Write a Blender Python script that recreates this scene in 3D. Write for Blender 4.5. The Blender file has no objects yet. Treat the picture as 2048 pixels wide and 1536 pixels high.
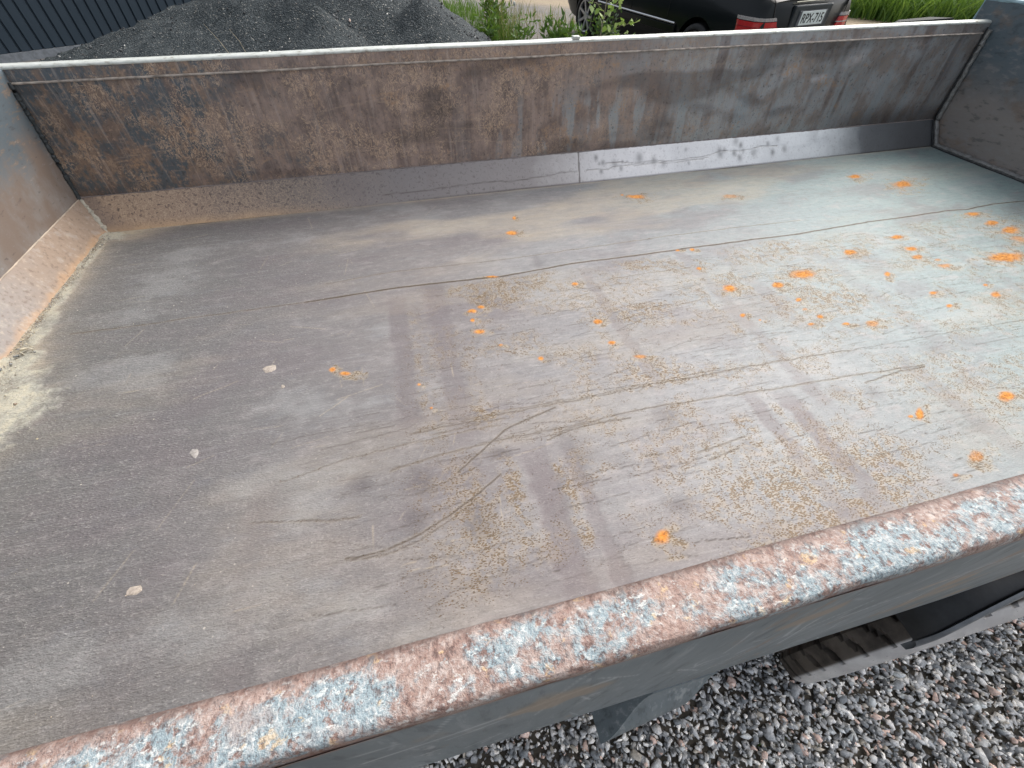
import bpy, bmesh, math, random
import numpy as np
from mathutils import Vector, Matrix
R = math.radians
random.seed(7); rng = np.random.default_rng(7)
scene = bpy.context.scene
col = scene.collection

# ------------------------------------------------------------------ camera
cam_d = bpy.data.cameras.new('camera')
cam = bpy.data.objects.new('camera', cam_d); col.objects.link(cam); scene.camera = cam
cam_d.sensor_fit = 'HORIZONTAL'; cam_d.sensor_width = 36.0
cam_d.lens = 36.0 * 849.85 / 2048.0
cam_d.clip_start = 0.02; cam_d.clip_end = 3000
rw = np.array([[0.97041173, -0.17673766, 0.16451406], [-0.2414429, -0.71740837, 0.65347575], [0.00252998, -0.67386128, -0.73885355]])
m3 = Matrix([[rw[i][0], -rw[i][1], -rw[i][2]] for i in range(3)])
cam.matrix_world = Matrix.Translation((0, 0, 1.66)) @ m3.to_4x4()

# ------------------------------------------------------------------ sky and sun
SUN_EL, SUN_AZ = R(50), R(58)
w = bpy.data.worlds.new('World'); scene.world = w; w.use_nodes = True
nt = w.node_tree; bg = nt.nodes['Background']
sky = nt.nodes.new('ShaderNodeTexSky'); sky.sky_type = 'NISHITA'; sky.sun_disc = False
sky.sun_elevation = SUN_EL; sky.sun_rotation = SUN_AZ
sky.air_density = 1.0; sky.dust_density = 6.0; sky.ozone_density = 1.0
hs = nt.nodes.new('ShaderNodeHueSaturation'); hs.inputs['Saturation'].default_value = .42   # thin white overcast
nt.links.new(sky.outputs[0], hs.inputs['Color']); nt.links.new(hs.outputs[0], bg.inputs[0]); bg.inputs[1].default_value = 0.15
sd = bpy.data.lights.new('sun', 'SUN'); sd.energy = .6; sd.angle = R(60); sd.color = (1, .97, .92)
sun = bpy.data.objects.new('sun', sd); col.objects.link(sun)
sv = Vector((math.sin(SUN_AZ)*math.cos(SUN_EL), math.cos(SUN_AZ)*math.cos(SUN_EL), math.sin(SUN_EL)))
sun.rotation_euler = sv.to_track_quat('Z', 'Y').to_euler(); sun.location = (3, 8, 20)
scene.view_settings.view_transform = 'Standard'; scene.view_settings.look = 'None'
scene.view_settings.gamma = 1; scene.view_settings.exposure = 0.62

# ------------------------------------------------------------------ helpers
def tag(o, label=None, cat=None, group=None, kind=None):
    if label: o['label'] = label
    if cat: o['category'] = cat
    if group: o['group'] = group
    if kind: o['kind'] = kind
    return o
def empty(name, loc, rot=(0, 0, 0), **k):
    o = bpy.data.objects.new(name, None); o.location = loc; o.rotation_euler = rot
    o.empty_display_size = .1; col.objects.link(o); return tag(o, **k)
def mesh(name, V, F, mat, parent=None, off=(0, 0, 0), smooth=False, attrs=None, loc=None):
    V = np.asarray(V, dtype=np.float32) - np.asarray(off, dtype=np.float32)
    me = bpy.data.meshes.new(name)
    if isinstance(F, np.ndarray):
        n, k = F.shape
        me.vertices.add(len(V)); me.vertices.foreach_set('co', V.ravel())
        me.loops.add(n*k); me.loops.foreach_set('vertex_index', F.astype(np.int32).ravel())
        me.polygons.add(n); me.polygons.foreach_set('loop_start', np.arange(0, n*k, k, dtype=np.int32))
        me.polygons.foreach_set('loop_total', np.full(n, k, dtype=np.int32))
        me.update(calc_edges=True)
    else:
        me.from_pydata([tuple(v) for v in V], [], [tuple(f) for f in F]); me.update()
    if attrs:
        for an, a in attrs.items():
            at = me.attributes.new(an, 'FLOAT_COLOR', 'POINT'); at.data.foreach_set('color', np.asarray(a, dtype=np.float32).ravel())
    if smooth: me.polygons.foreach_set('use_smooth', np.ones(len(me.polygons), dtype=bool))
    me.materials.append(mat)
    o = bpy.data.objects.new(name, me); col.objects.link(o)
    if parent: o.parent = parent
    if loc is not None: o.location = loc
    return o
def grid_faces(nu, nv, wrapu=False):
    a = np.arange(nu*nv).reshape(nu, nv)
    if wrapu: a = np.vstack([a, a[:1]])
    return np.stack([a[:-1, :-1], a[1:, :-1], a[1:, 1:], a[:-1, 1:]], -1).reshape(-1, 4)
class MB:
    def __init__(s): s.v = []; s.f = []
    def add(s, V, F):
        n = len(s.v); s.v += [tuple(map(float, v)) for v in V]; s.f += [tuple(int(i)+n for i in f) for f in F]; return s
    def box(s, lo, hi, bev=0.0):
        bm = bmesh.new(); bmesh.ops.create_cube(bm, size=1)
        for v in bm.verts: v.co = Vector([(lo[i]+hi[i])/2 + v.co[i]*(hi[i]-lo[i]) for i in range(3)])
        if bev: bmesh.ops.bevel(bm, geom=bm.edges[:], offset=bev, segments=2, affect='EDGES', profile=.5)
        return s.bm(bm)
    def bm(s, bm):
        bm.verts.index_update(); s.add([v.co[:] for v in bm.verts], [[v.index for v in f.verts] for f in bm.faces]); bm.free(); return s
    def tube(s, pts, r, n=8, cap=True):
        pts = [Vector(p) for p in pts]; rs = r if hasattr(r, '__len__') else [r]*len(pts); rings = []
        up = Vector((.13, .21, 1)).normalized()
        for i, p in enumerate(pts):
            t = (pts[min(i+1, len(pts)-1)] - pts[max(i-1, 0)]).normalized()
            a = t.cross(up); a = a.normalized() if a.length > 1e-4 else Vector((1, 0, 0)); b = t.cross(a)
            rings.append([p + (a*math.cos(2*math.pi*k/n) + b*math.sin(2*math.pi*k/n))*rs[i] for k in range(n)])
        V = [v for r_ in rings for v in r_]; F = []
        for i in range(len(pts)-1):
            for k in range(n): F.append((i*n+k, i*n+(k+1) % n, (i+1)*n+(k+1) % n, (i+1)*n+k))
        if cap: F += [tuple(range(n))[::-1], tuple((len(pts)-1)*n+k for k in range(n))]
        return s.add(V, F)
    def build(s, name, mat, parent=None, off=(0, 0, 0), smooth=False):
        o = mesh(name, s.v, s.f, mat, parent, off, False)
        me = o.data; bm = bmesh.new(); bm.from_mesh(me); bmesh.ops.recalc_face_normals(bm, faces=bm.faces[:]); bm.to_mesh(me); bm.free()
        if smooth:
            me.polygons.foreach_set('use_smooth', np.ones(len(me.polygons), dtype=bool))
            try: me.set_sharp_from_angle(angle=R(38))
            except Exception: pass
        return o
_lat = [np.random.default_rng(100+i).random((256, 256)).astype(np.float32) for i in range(6)]
def vnoise(x, y, seed=0):
    L = _lat[seed % 6]; x = x + seed*17.3; y = y + seed*5.1
    xi = np.floor(x).astype(int); yi = np.floor(y).astype(int); fx = x-xi; fy = y-yi
    fx = fx*fx*(3-2*fx); fy = fy*fy*(3-2*fy)
    a = L[xi & 255, yi & 255]; b = L[(xi+1) & 255, yi & 255]; c = L[xi & 255, (yi+1) & 255]; d = L[(xi+1) & 255, (yi+1) & 255]
    return (a*(1-fx)+b*fx)*(1-fy) + (c*(1-fx)+d*fx)*fy
def fbm(x, y, o=4, seed=0):
    s = 0; a = .5; t = 0
    for i in range(o):
        s = s + a*vnoise(x*2**i, y*2**i, seed+i); t += a; a *= .5
    return s/t
def sstep(a, b, x):
    t = np.clip((x-a)/(b-a), 0, 1); return t*t*(3-2*t)

# ------------------------------------------------------------------ material helper
class M:
    def __init__(s, name):
        s.m = bpy.data.materials.new(name); s.m.use_nodes = True; s.t = s.m.node_tree
        s.b = s.t.nodes['Principled BSDF']; s.out = s.t.nodes['Material Output']
        s._g = None
    def n(s, typ, **k):
        x = s.t.nodes.new(typ)
        for a, b in k.items(): setattr(x, a, b)
        return x
    def set(s, sock, v):
        if v is None: return
        if hasattr(v, 'is_output') or isinstance(v, bpy.types.NodeSocket): s.t.links.new(v, sock)
        elif isinstance(v, (tuple, list)) and len(v) == 3 and sock.type == 'RGBA': sock.default_value = (*v, 1)
        else: sock.default_value = v
    @property
    def pos(s):
        if not s._g: s._g = s.n('ShaderNodeNewGeometry')
        return s._g.outputs['Position']
    @property
    def obj(s): return s.n('ShaderNodeTexCoord').outputs['Object']
    def sep(s, v):
        x = s.n('ShaderNodeSeparateXYZ'); s.set(x.inputs[0], v); return x.outputs
    def sc(s, v, scale, rot=(0, 0, 0), loc=(0, 0, 0)):
        x = s.n('ShaderNodeMapping'); s.set(x.inputs[0], v); x.inputs['Scale'].default_value = scale
        x.inputs['Rotation'].default_value = rot; x.inputs['Location'].default_value = loc; return x.outputs[0]
    def noise(s, v, scale, detail=4, rough=.55, dist=0):
        x = s.n('ShaderNodeTexNoise'); s.set(x.inputs['Vector'], v); x.inputs['Scale'].default_value = scale
        x.inputs['Detail'].default_value = detail; x.inputs['Roughness'].default_value = rough; x.inputs['Distortion'].default_value = dist
        return x.outputs[0]
    def vor(s, v, scale, feature='F1', out=0, rand=1):
        x = s.n('ShaderNodeTexVoronoi', feature=feature); s.set(x.inputs['Vector'], v); x.inputs['Scale'].default_value = scale
        x.inputs['Randomness'].default_value = rand; return x.outputs[out]
    def ramp(s, f, stops, interp='LINEAR'):
        x = s.n('ShaderNodeValToRGB'); s.set(x.inputs[0], f); e = x.color_ramp; e.interpolation = interp
        while len(e.elements) > 1: e.elements.remove(e.elements[-1])
        for i, (p, c) in enumerate(stops):
            c = (c, c, c) if not isinstance(c, (tuple, list)) else c
            el = e.elements[0] if i == 0 else e.elements.new(p)
            el.position = p; el.color = (*c, 1)
        return x.outputs[0]
    def st(s, f, a, b):  # smooth threshold
        x = s.n('ShaderNodeMapRange', interpolation_type='SMOOTHSTEP'); s.set(x.inputs[0], f)
        x.inputs[1].default_value = a; x.inputs[2].default_value = b; return x.outputs[0]
    def lin(s, f, a, b, c=0., d=1.):
        x = s.n('ShaderNodeMapRange'); s.set(x.inputs[0], f)
        for i, q in enumerate((a, b, c, d)): x.inputs[i+1].default_value = q
        return x.outputs[0]
    def mix(s, f, a, b, blend='MIX'):
        x = s.n('ShaderNodeMix', data_type='RGBA', blend_type=blend); s.set(x.inputs[0], f); s.set(x.inputs[6], a); s.set(x.inputs[7], b); return x.outputs[2]
    def ma(s, op, a, b=None, c=None):
        x = s.n('ShaderNodeMath', operation=op); s.set(x.inputs[0], a); s.set(x.inputs[1], b)
        if c is not None: s.set(x.inputs[2], c)
        return x.outputs[0]
    def mul(s, a, b): return s.ma('MULTIPLY', a, b)
    def attr(s, name):
        x = s.n('ShaderNodeAttribute', attribute_name=name); y = s.n('ShaderNodeSeparateColor'); s.t.links.new(x.outputs['Color'], y.inputs[0])
        return y.outputs[0], y.outputs[1], y.outputs[2], x.outputs['Alpha']
    def attrcol(s, name): return s.n('ShaderNodeAttribute', attribute_name=name).outputs['Color']
    def bump(s, h, strength, dist=.002, normal=None):
        x = s.n('ShaderNodeBump'); s.set(x.inputs['Height'], h); x.inputs['Strength'].default_value = strength; x.inputs['Distance'].default_value = dist
        if normal is not None: s.set(x.inputs['Normal'], normal)
        return x.outputs[0]
    def fin(s, color=None, rough=None, metal=None, normal=None, spec=None, coat=None, **k):
        s.set(s.b.inputs['Base Color'], color); s.set(s.b.inputs['Roughness'], rough); s.set(s.b.inputs['Metallic'], metal)
        if normal is not None: s.set(s.b.inputs['Normal'], normal)
        if spec is not None: s.b.inputs['Specular IOR Level'].default_value = spec
        if coat is not None: s.b.inputs['Coat Weight'].default_value = coat; s.b.inputs['Coat Roughness'].default_value = .08
        return s.m
def plain(name, c, rough=.6, metal=0, var=.25, scale=20, bumpy=.2, spec=.5, coat=None):
    a = M(name); n = a.noise(a.obj, scale, 5)
    lo = tuple(x*(1-var) for x in c); hi = tuple(min(1, x*(1+var)) for x in c)
    return a.fin(a.ramp(n, [(.3, lo), (.7, hi)]), rough, metal, a.bump(a.noise(a.obj, scale*6, 3), bumpy, .001), spec, coat)

# ---- bed steel (floor)
def mat_floor():
    a = M('worn_steel_floor'); P = a.pos; X, Y, Z = a.sep(P)
    rust, speck, line, dust = a.attr('mask_a'); stripe, dent_shade, pit, edge = a.attr('mask_b')
    big = a.noise(a.sc(P, (1.2, 3.5, 1)), 1.1, 3); mid = a.noise(a.sc(P, (2.2, 4.2, 1), (0, 0, .12)), 5, 6, .68); fine = a.noise(a.sc(P, (1, 2.2, 1), (0, 0, .1)), 160, 3, .6)
    xx = a.ma('ADD', X, a.mul(big, .9))
    c = a.ramp(a.lin(xx, -1, 3.3), [(0, (.130, .136, .132)), (.18, (.162, .158, .158)), (.34, (.215, .200, .198)), (.5, (.235, .240, .248)), (.70, (.225, .278, .285)), (1, (.215, .300, .292))])  # steel tones, with a bluish sky sheen painted in towards the rear
    c = a.mix(a.mul(a.st(mid, .5, .70), a.lin(X, -1, .6, .25, .5)), c, (.36, .335, .33))
    c = a.mix(a.mul(a.st(mid, .48, .25), .5), c, (.17, .175, .195))
    m2 = a.noise(a.sc(P, (1.2, 2.2, 1), (0, 0, .1)), 26, 6, .72); c = a.mix(a.mul(a.st(m2, .5, .32), .38), c, (.13, .125, .13)); c = a.mix(a.mul(a.st(m2, .53, .70), .32), c, (.40, .385, .37))
    pt = a.noise(a.sc(P, (1, 2.0, 1), (0, 0, .2), (3, 1, 0)), 2.3, 5, .62); c = a.mix(a.mul(a.st(pt, .50, .64), .42), c, (.155, .135, .145)); c = a.mix(a.mul(a.st(pt, .46, .34), .32), c, (.36, .37, .37))
    sl = a.noise(a.sc(P, (.5, 9, 1), (0, 0, .06)), 14, 5, .7); c = a.mix(a.mul(a.st(sl, .52, .66), .18), c, (.38, .38, .38)); c = a.mix(a.mul(a.st(sl, .46, .34), .18), c, (.14, .135, .14))
    stripe = a.mul(stripe, a.lin(m2, .3, .62, .6, 1.15)); c = a.mix(a.mul(stripe, .85), c, (.150, .128, .135))
    c = a.mix(a.mul(a.mul(dent_shade, a.lin(m2, .3, .65, .5, 1.1)), .68), c, (.09, .078, .085))  # shade of the dents, mixed in as dark colour
    dn = a.noise(a.sc(P, (2, 6, 1)), 5, 6, .65)
    c = a.mix(a.mul(a.ma('MINIMUM', a.mul(dust, a.lin(dn, .2, .75, .3, 1.5)), 1.), .85), c, (.50, .425, .31))
    cn = a.noise(P, 24, 6, .7); c = a.mix(a.mul(edge, a.lin(cn, .3, .6, .45, 1)), c, a.ramp(cn, [(.35, (.26, .255, .22)), (.5, (.42, .42, .36)), (.65, (.54, .51, .40))]))
    # brown pitting specks, drawn out along the bed
    v = a.vor(a.sc(P, (.62, 1.3, 1), (0, 0, .12)), 265, 'F1'); gate = a.noise(P, 55, 2)
    thr = a.mul(a.ma('ADD', a.mul(speck, .50), a.ma('SUBTRACT', gate, .52)), 1.0)
    sp = a.st(a.ma('SUBTRACT', thr, v), -.03, .06)
    sp = a.mul(sp, a.st(speck, .03, .15))
    halo = a.mul(a.st(speck, .25, 1.0), a.st(gate, .35, .6))
    c = a.mix(a.mul(halo, .40), c, (.40, .315, .20))
    c = a.mix(a.mul(sp, .66), c, (.135, .078, .026))
    c = a.mix(a.mul(line, .92), c, (.055, .036, .02))
    rn = a.noise(P, 90, 4, .6)
    c = a.mix(a.mul(rust, .93), c, a.ramp(rn, [(.32, (.36, .13, .025)), (.48, (.66, .25, .035)), (.62, (.74, .33, .06)), (.8, (.55, .33, .14))]))
    # pale stone nicks, mostly at the front
    nick = a.mul(a.st(a.vor(a.sc(P, (1, 1, 1)), 38, 'F1'), .10, .05), a.st(a.noise(P, 9, 2), .5, .62))
    c = a.mix(a.mul(nick, a.lin(pit, 0, 1, .15, 1)), c, (.6, .55, .48))
    c = a.mix(a.mul(a.st(fine, .42, .3), a.lin(pit, 0, 1, .25, .6)), c, (.09, .09, .09))
    c = a.mix(a.mul(a.st(fine, .56, .7), a.lin(pit, 0, 1, .18, .5)), c, (.48, .46, .44))
    ro = a.ma('ADD', a.lin(xx, -1, 3.2, .62, .50), a.mul(rust, .3)); ro = a.ma('ADD', ro, a.mul(dust, .2)); ro = a.ma('ADD', ro, a.mul(a.ma('SUBTRACT', mid, .5), .2))
    h = a.ma('ADD', a.mul(fine, a.lin(pit, 0, 1, .25, 1.2)), a.mul(a.noise(a.sc(P, (1, 1.6, 1)), 60, 3), a.lin(pit, 0, 1, .15, .9)))
    h = a.ma('SUBTRACT', h, a.mul(sp, .3)); h = a.ma('SUBTRACT', h, a.mul(line, .5))
    met = a.mul(a.ma('SUBTRACT', .22, a.mul(dust, .2)), a.ma('SUBTRACT', 1., rust))
    return a.fin(c, ro, met, a.bump(h, .95, .003), .45)

# ---- side wall, kick plate and rail materials share a paint/rust builder
def mat_wall():
    a = M('rusty_scraped_wall'); P = a.pos; X, Y, Z = a.sep(P)
    n1 = a.noise(a.sc(P, (1.5, 1, 2.5)), 2.2, 5, .6); n2 = a.noise(a.sc(P, (1, 1, .7), (0, .5, 0)), 14, 6, .65); n3 = a.noise(a.sc(P, (1.4, 1, .9), (0, -.6, 0)), 52, 3, .6, 1.2)
    xx = a.ma('ADD', X, a.mul(a.ma('SUBTRACT', n1, .5), 1.5))
    nn = a.ma('ADD', a.mul(n2, .6), a.mul(a.noise(a.sc(P, (1.3, 1, .8), (0, .6, 0)), 38, 5, .7), .4))
    left = a.mix(a.st(nn, .46, .56), (.085, .105, .118), (.20, .15, .115)); left = a.mix(a.st(nn, .575, .66), left, (.31, .235, .17))
    mid = a.mix(a.st(n2, .35, .65), (.17, .135, .118), (.30, .235, .20))
    right = a.mix(a.st(n2, .40, .62), (.34, .355, .36), (.27, .245, .225))
    c = a.mix(a.st(xx, -.75, -.25), left, mid); c = a.mix(a.st(xx, .75, 1.5), c, right)
    # lower right is bare steel, its grey-blue sheen painted in as streaks
    bl = a.mul(a.st(a.noise(a.sc(P, (5, 1, 1.2)), 2.5, 4), .52, .6), a.st(X, .1, .9)); bl = a.mul(bl, a.st(Z, 1.24, 1.05))
    c = a.mix(a.mul(bl, .75), c, (.31, .35, .365))
    # vertical bands, bulge shading at the stanchions painted dark, plus fine streaks
    vb = a.noise(a.sc(P, (9, .2, .25)), 1.6, 2); c = a.mix(a.mul(a.mul(a.st(vb, .53, .66), a.st(a.noise(P, 3.5, 4, .6), .40, .58)), .6), c, (.13, .10, .09)); vb2 = a.noise(a.sc(P, (60, .2, 2.5), (0, .25, 0)), 1.6, 4, .6); c = a.mix(a.mul(a.st(vb2, .55, .68), a.lin(X, .2, 1.2, .38, .10)), c, (.40, .35, .31)); c = a.mix(a.mul(a.st(vb2, .45, .33), a.lin(X, .2, 1.2, .3, .12)), c, (.08, .065, .06))
    # chipped tan squiggles
    chip = a.st(a.ma('ABSOLUTE', a.ma('SUBTRACT', n3, .5)), .045, .015); area = a.st(a.noise(P, 5, 5, .65), .46, .58)
    chip = a.mul(a.mul(chip, area), a.lin(X, .4, 1.6, 1, .12))
    c = a.mix(a.mul(chip, .85), c, (.50, .38, .27))
    n5 = a.noise(a.sc(P, (1.6, 1, 1.6), (0, .4, 0)), 45, 4, .7)
    c = a.mix(a.mul(a.st(n5, .55, .68), .65), c, (.38, .27, .19)); c = a.mix(a.mul(a.st(n5, .44, .30), .6), c, (.05, .043, .04))
    orr, lt, dk, _ = a.attr('mask_a')
    c = a.mix(a.mul(a.mul(orr, a.st(n5, .42, .62)), .8), c, (.38, .25, .15)); c = a.mix(a.mul(lt, .45), c, (.42, .33, .25)); c = a.mix(a.mul(dk, .7), c, (.05, .042, .04))
    c = a.mix(1., c, (1.22, 1.2, 1.2), 'MULTIPLY'); h = a.ma('ADD', n3, a.mul(n5, .8))
    return a.fin(c, a.lin(xx, -1, 2.5, .58, .40), a.lin(xx, .3, 1.6, .1, .5), a.bump(h, .5, .002))
def mat_kick():
    a = M('kick_plate_steel'); P = a.pos; X, Y, Z = a.sep(P)
    dk, ln, pol, dust = a.attr('mask_a')
    n1 = a.noise(a.sc(P, (1.2, 1, 1)), 3, 5, .6); n3 = a.noise(P, 90, 4, .6, .5)
    xx = a.ma('ADD', X, a.mul(a.ma('SUBTRACT', n1, .5), .7))
    c = a.ramp(a.lin(xx, -1.3, 3), [(0, (.42, .31, .22)), (.09, (.34, .25, .19)), (.18, (.22, .185, .16)), (.3, (.25, .232, .228)), (.43, (.36, .335, .325)), (.54, (.78, .77, .76)), (.80, (.70, .73, .73)), (.87, (.26, .275, .285)), (1, (.17, .18, .19))])  # bare steel span whitened further to paint in the sky's reflection
    chip = a.mul(a.st(a.ma('ABSOLUTE', a.ma('SUBTRACT', n3, .5)), .04, .01), a.st(X, .1, -.9))
    c = a.mix(a.mul(chip, .8), c, (.55, .43, .31))
    c = a.mix(a.mul(a.st(n3, .46, .32), a.lin(X, -1, 1, .85, .2)), c, (.10, .08, .075)); c = a.mix(a.mul(a.st(n1, .5, .62), a.lin(X, -1, .6, .5, .1)), c, (.17, .14, .135))
    c = a.mix(a.mul(dk, .7), c, (.13, .13, .13)); c = a.mix(a.mul(ln, .85), c, (.07, .05, .04)); c = a.mix(a.mul(dust, .8), c, (.58, .40, .24))
    ro = a.lin(xx, 0, 1.2, .6, .33)
    return a.fin(c, ro, a.lin(xx, 0, 1.1, .05, .6), a.bump(a.ma('SUBTRACT', n3, a.mul(ln, 1.)), .45, .0018))
def mat_head():
    a = M('headboard_rust_dust'); P = a.pos; X, Y, Z = a.sep(P)
    n1 = a.noise(a.sc(P, (1, 1.6, 1), (.7, 0, 0)), 5, 6, .65); n2 = a.noise(a.sc(P, (1, .5, 1.6), (.8, 0, 0)), 40, 5, .65); n3 = a.noise(a.sc(P, (1, 1, 1)), 100, 3)
    hz = a.ma('ADD', Z, a.mul(a.ma('SUBTRACT', n1, .5), .30))
    up = a.mix(a.st(n2, .5, .66), (.14, .175, .20), (.26, .20, .155))
    dn = a.mix(a.st(n1, .4, .65), (.27, .215, .18), (.33, .31, .295))
    c = a.mix(a.st(hz, 1.20, 1.02), up, dn)
    c = a.mix(a.mul(a.st(n2, .60, .72), .5), c, (.40, .42, .43)); c = a.mix(a.mul(a.st(n2, .40, .28), .5), c, (.08, .07, .07))
    return a.fin(c, .55, .15, a.bump(a.ma('ADD', n2, a.mul(n3, .5)), .4, .0018))
def mat_headkick():
    a = M('dusty_orange_kick_plate'); P = a.pos; X, Y, Z = a.sep(P)
    n1 = a.noise(P, 9, 5, .6); n2 = a.noise(a.sc(P, (1, 1, 1)), 70, 4, .6)
    c = a.mix(a.st(a.ma('ADD', Y, a.mul(n1, .35)), 1.50, 1.85), (.31, .28, .26), (.34, .26, .20))
    lowo = a.st(a.ma('ADD', Z, a.mul(a.ma('SUBTRACT', n1, .5), .08)), .84, .82)
    c = a.mix(a.mul(lowo, .6), c, (.52, .33, .19)); c = a.mix(a.mul(a.st(n2, .55, .7), .35), c, (.60, .50, .40)); c = a.mix(a.mul(a.st(n2, .46, .34), .5), c, (.17, .12, .09)); c = a.mix(a.mul(a.st(a.noise(P, 28, 5, .65), .54, .66), .4), c, (.46, .42, .38))
    return a.fin(c, .6, .05, a.bump(n2, .35, .0015))
def mat_tail():
    a = M('tailgate_slate_paint'); P = a.pos; X, Y, Z = a.sep(P)
    n1 = a.noise(a.sc(P, (1, 1, 1.4), (.6, 0, 0)), 4, 5, .6); n2 = a.noise(a.sc(P, (1, .6, 1.6), (-.8, 0, 0)), 30, 5, .6)
    hz = a.ma('ADD', Z, a.mul(a.ma('SUBTRACT', n1, .5), .35))
    c = a.mix(a.st(hz, 1.22, 1.0), (.12, .155, .175), (.28, .255, .235))
    c = a.mix(a.mul(a.st(n1, .55, .66), .5), c, (.24, .155, .10)); c = a.mix(a.mul(a.st(n2, .53, .66), .45), c, (.30, .29, .28)); c = a.mix(a.mul(a.st(n2, .45, .33), .45), c, (.05, .06, .065))
    return a.fin(c, .5, .1, a.bump(n2, .3, .0012))
def mat_rail():
    a = M('chipped_rail_paint'); P = a.pos; X, Y, Z = a.sep(P)
    # scraped blue paint, pink-brown rust, white chips
    n0 = a.noise(a.sc(P, (1, 1.3, 1)), 9, 4, .6); n1 = a.noise(P, 42, 6, .75, .3); n2 = a.noise(a.sc(P, (1.2, .9, 1), (0, 0, .5)), 230, 4, .7); n3 = a.noise(P, 95, 4, .7)
    n4 = a.noise(a.sc(P, (1, 1.6, 1), (0, 0, -.7)), 150, 4, .65)
    yy = a.ma('ABSOLUTE', a.ma('SUBTRACT', Y, .055)); cen = a.st(yy, .028, .006)
    rust = a.ramp(n3, [(.28, (.14, .085, .075)), (.42, (.30, .19, .155)), (.55, (.385, .285, .245)), (.7, (.53, .44, .40))])
    blue = a.ramp(n2, [(.3, (.18, .22, .24)), (.5, (.29, .365, .395)), (.7, (.44, .515, .535))])
    k = a.ma('ADD', a.ma('ADD', a.mul(n0, .9), a.mul(n1, .9)), a.mul(cen, .14))
    f = a.mul(a.st(k, .95, 1.08), a.st(n3, .36, .47))
    c = a.mix(f, rust, blue)
    c = a.mix(a.mul(a.st(n2, .50, .66), .4), c, (.60, .55, .52))
    wh = a.mul(a.st(n4, .56, .61), a.st(n1, .42, .55)); c = a.mix(a.mul(wh, .65), c, (.74, .76, .73))
    ye = a.mul(a.st(a.noise(P, 70, 3), .60, .67), a.st(n4, .45, .55)); c = a.mix(a.mul(ye, .55), c, (.70, .48, .24))
    dk = a.mul(a.st(n2, .45, .37), .6); c = a.mix(dk, c, (.11, .075, .07))
    pk = a.mul(a.st(a.noise(P, 20, 4), .55, .68), .5); c = a.mix(pk, c, (.42, .29, .24))
    edge = a.st(a.ma('ADD', Y, a.mul(a.ma('SUBTRACT', n1, .5), .03)), .070, .080); c = a.mix(a.mul(edge, .75), c, (.12, .08, .07))
    e2 = a.st(a.ma('ADD', Z, a.mul(a.ma('SUBTRACT', n1, .5), .012)), 1.318, 1.311); c = a.mix(a.mul(e2, .6), c, (.33, .20, .15))
    h = a.ma('ADD', a.mul(n2, .9), a.mul(n4, .8)); h = a.ma('ADD', h, a.mul(f, .2))
    return a.fin(c, .5, .05, a.bump(h, .9, .0022))
def mat_skirt():
    a = M('slate_side_paint'); P = a.pos; X, Y, Z = a.sep(P)
    n1 = a.noise(a.sc(P, (1.5, 1, .8)), 3, 5, .6); n2 = a.noise(a.sc(P, (1, 1, .16), (0, .10, 0)), 60, 5, .7); ns = a.noise(a.sc(P, (1, 1, .35), (0, .9, 0)), 26, 5, .6)
    c = a.mix(a.st(n1, .35, .65), (.15, .185, .20), (.21, .25, .268))
    c = a.mix(a.mul(a.st(n2, .48, .34), .6), c, (.06, .08, .088)); c = a.mix(a.mul(a.st(n2, .55, .68), .6), c, (.34, .37, .38)); c = a.mix(a.mul(a.st(ns, .60, .68), .5), c, (.5, .52, .52))
    r = a.mul(a.st(a.noise(a.sc(P, (1, 1, .25)), 12, 5, .7), .60, .67), .75); c = a.mix(r, c, (.30, .19, .10))
    sc_, rb, _, _ = a.attr('mask_a'); c = a.mix(a.mul(sc_, .8), c, (.55, .58, .58)); c = a.mix(a.mul(rb, .8), c, (.42, .28, .15))
    chip = a.st(a.vor(a.sc(P, (1, 1, .25)), 70, 'F1'), .14, .08); c = a.mix(a.mul(a.mul(chip, a.st(n1, .5, .6)), .8), c, (.4, .42, .42))
    # rust bleeding below the rail, where the paint is rubbed through
    e = a.st(a.ma('ADD', Z, a.mul(a.ma('SUBTRACT', a.noise(P, 25, 4), .5), .02)), 1.302, 1.312); c = a.mix(a.mul(e, .85), c, (.30, .17, .12))
    return a.fin(c, .42, .0, a.bump(n2, .25, .001))
MF = mat_floor(); MW = mat_wall(); MK = mat_kick(); MH = mat_head(); MHK = mat_headkick(); MT = mat_tail(); MR = mat_rail(); MS = mat_skirt()
M_bead = plain('weld_bead_grey', (.22, .22, .21), .5, .3, .3, 60, .6)
M_paleb = plain('dusty_weld_bead', (.46, .44, .37), .75, 0, .25, 60, .8)
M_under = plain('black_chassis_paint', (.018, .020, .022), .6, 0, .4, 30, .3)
M_lip = plain('grey_mudguard_lip', (.17, .185, .20), .5, .1, .3, 25, .3)
def mat_farrail():
    a = M('worn_rail_painted_gleam'); P = a.pos; n = a.noise(a.sc(P, (1, 2, 2)), 30, 5, .65)
    c = a.ramp(n, [(.3, (.30, .27, .22)), (.45, (.60, .63, .58)), (.75, (.78, .80, .76))])  # brown wear, and near-white tones that paint the sky's gleam on the rail
    return a.fin(c, .42, .25, a.bump(n, .3, .001))
M_frail = mat_farrail()

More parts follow.
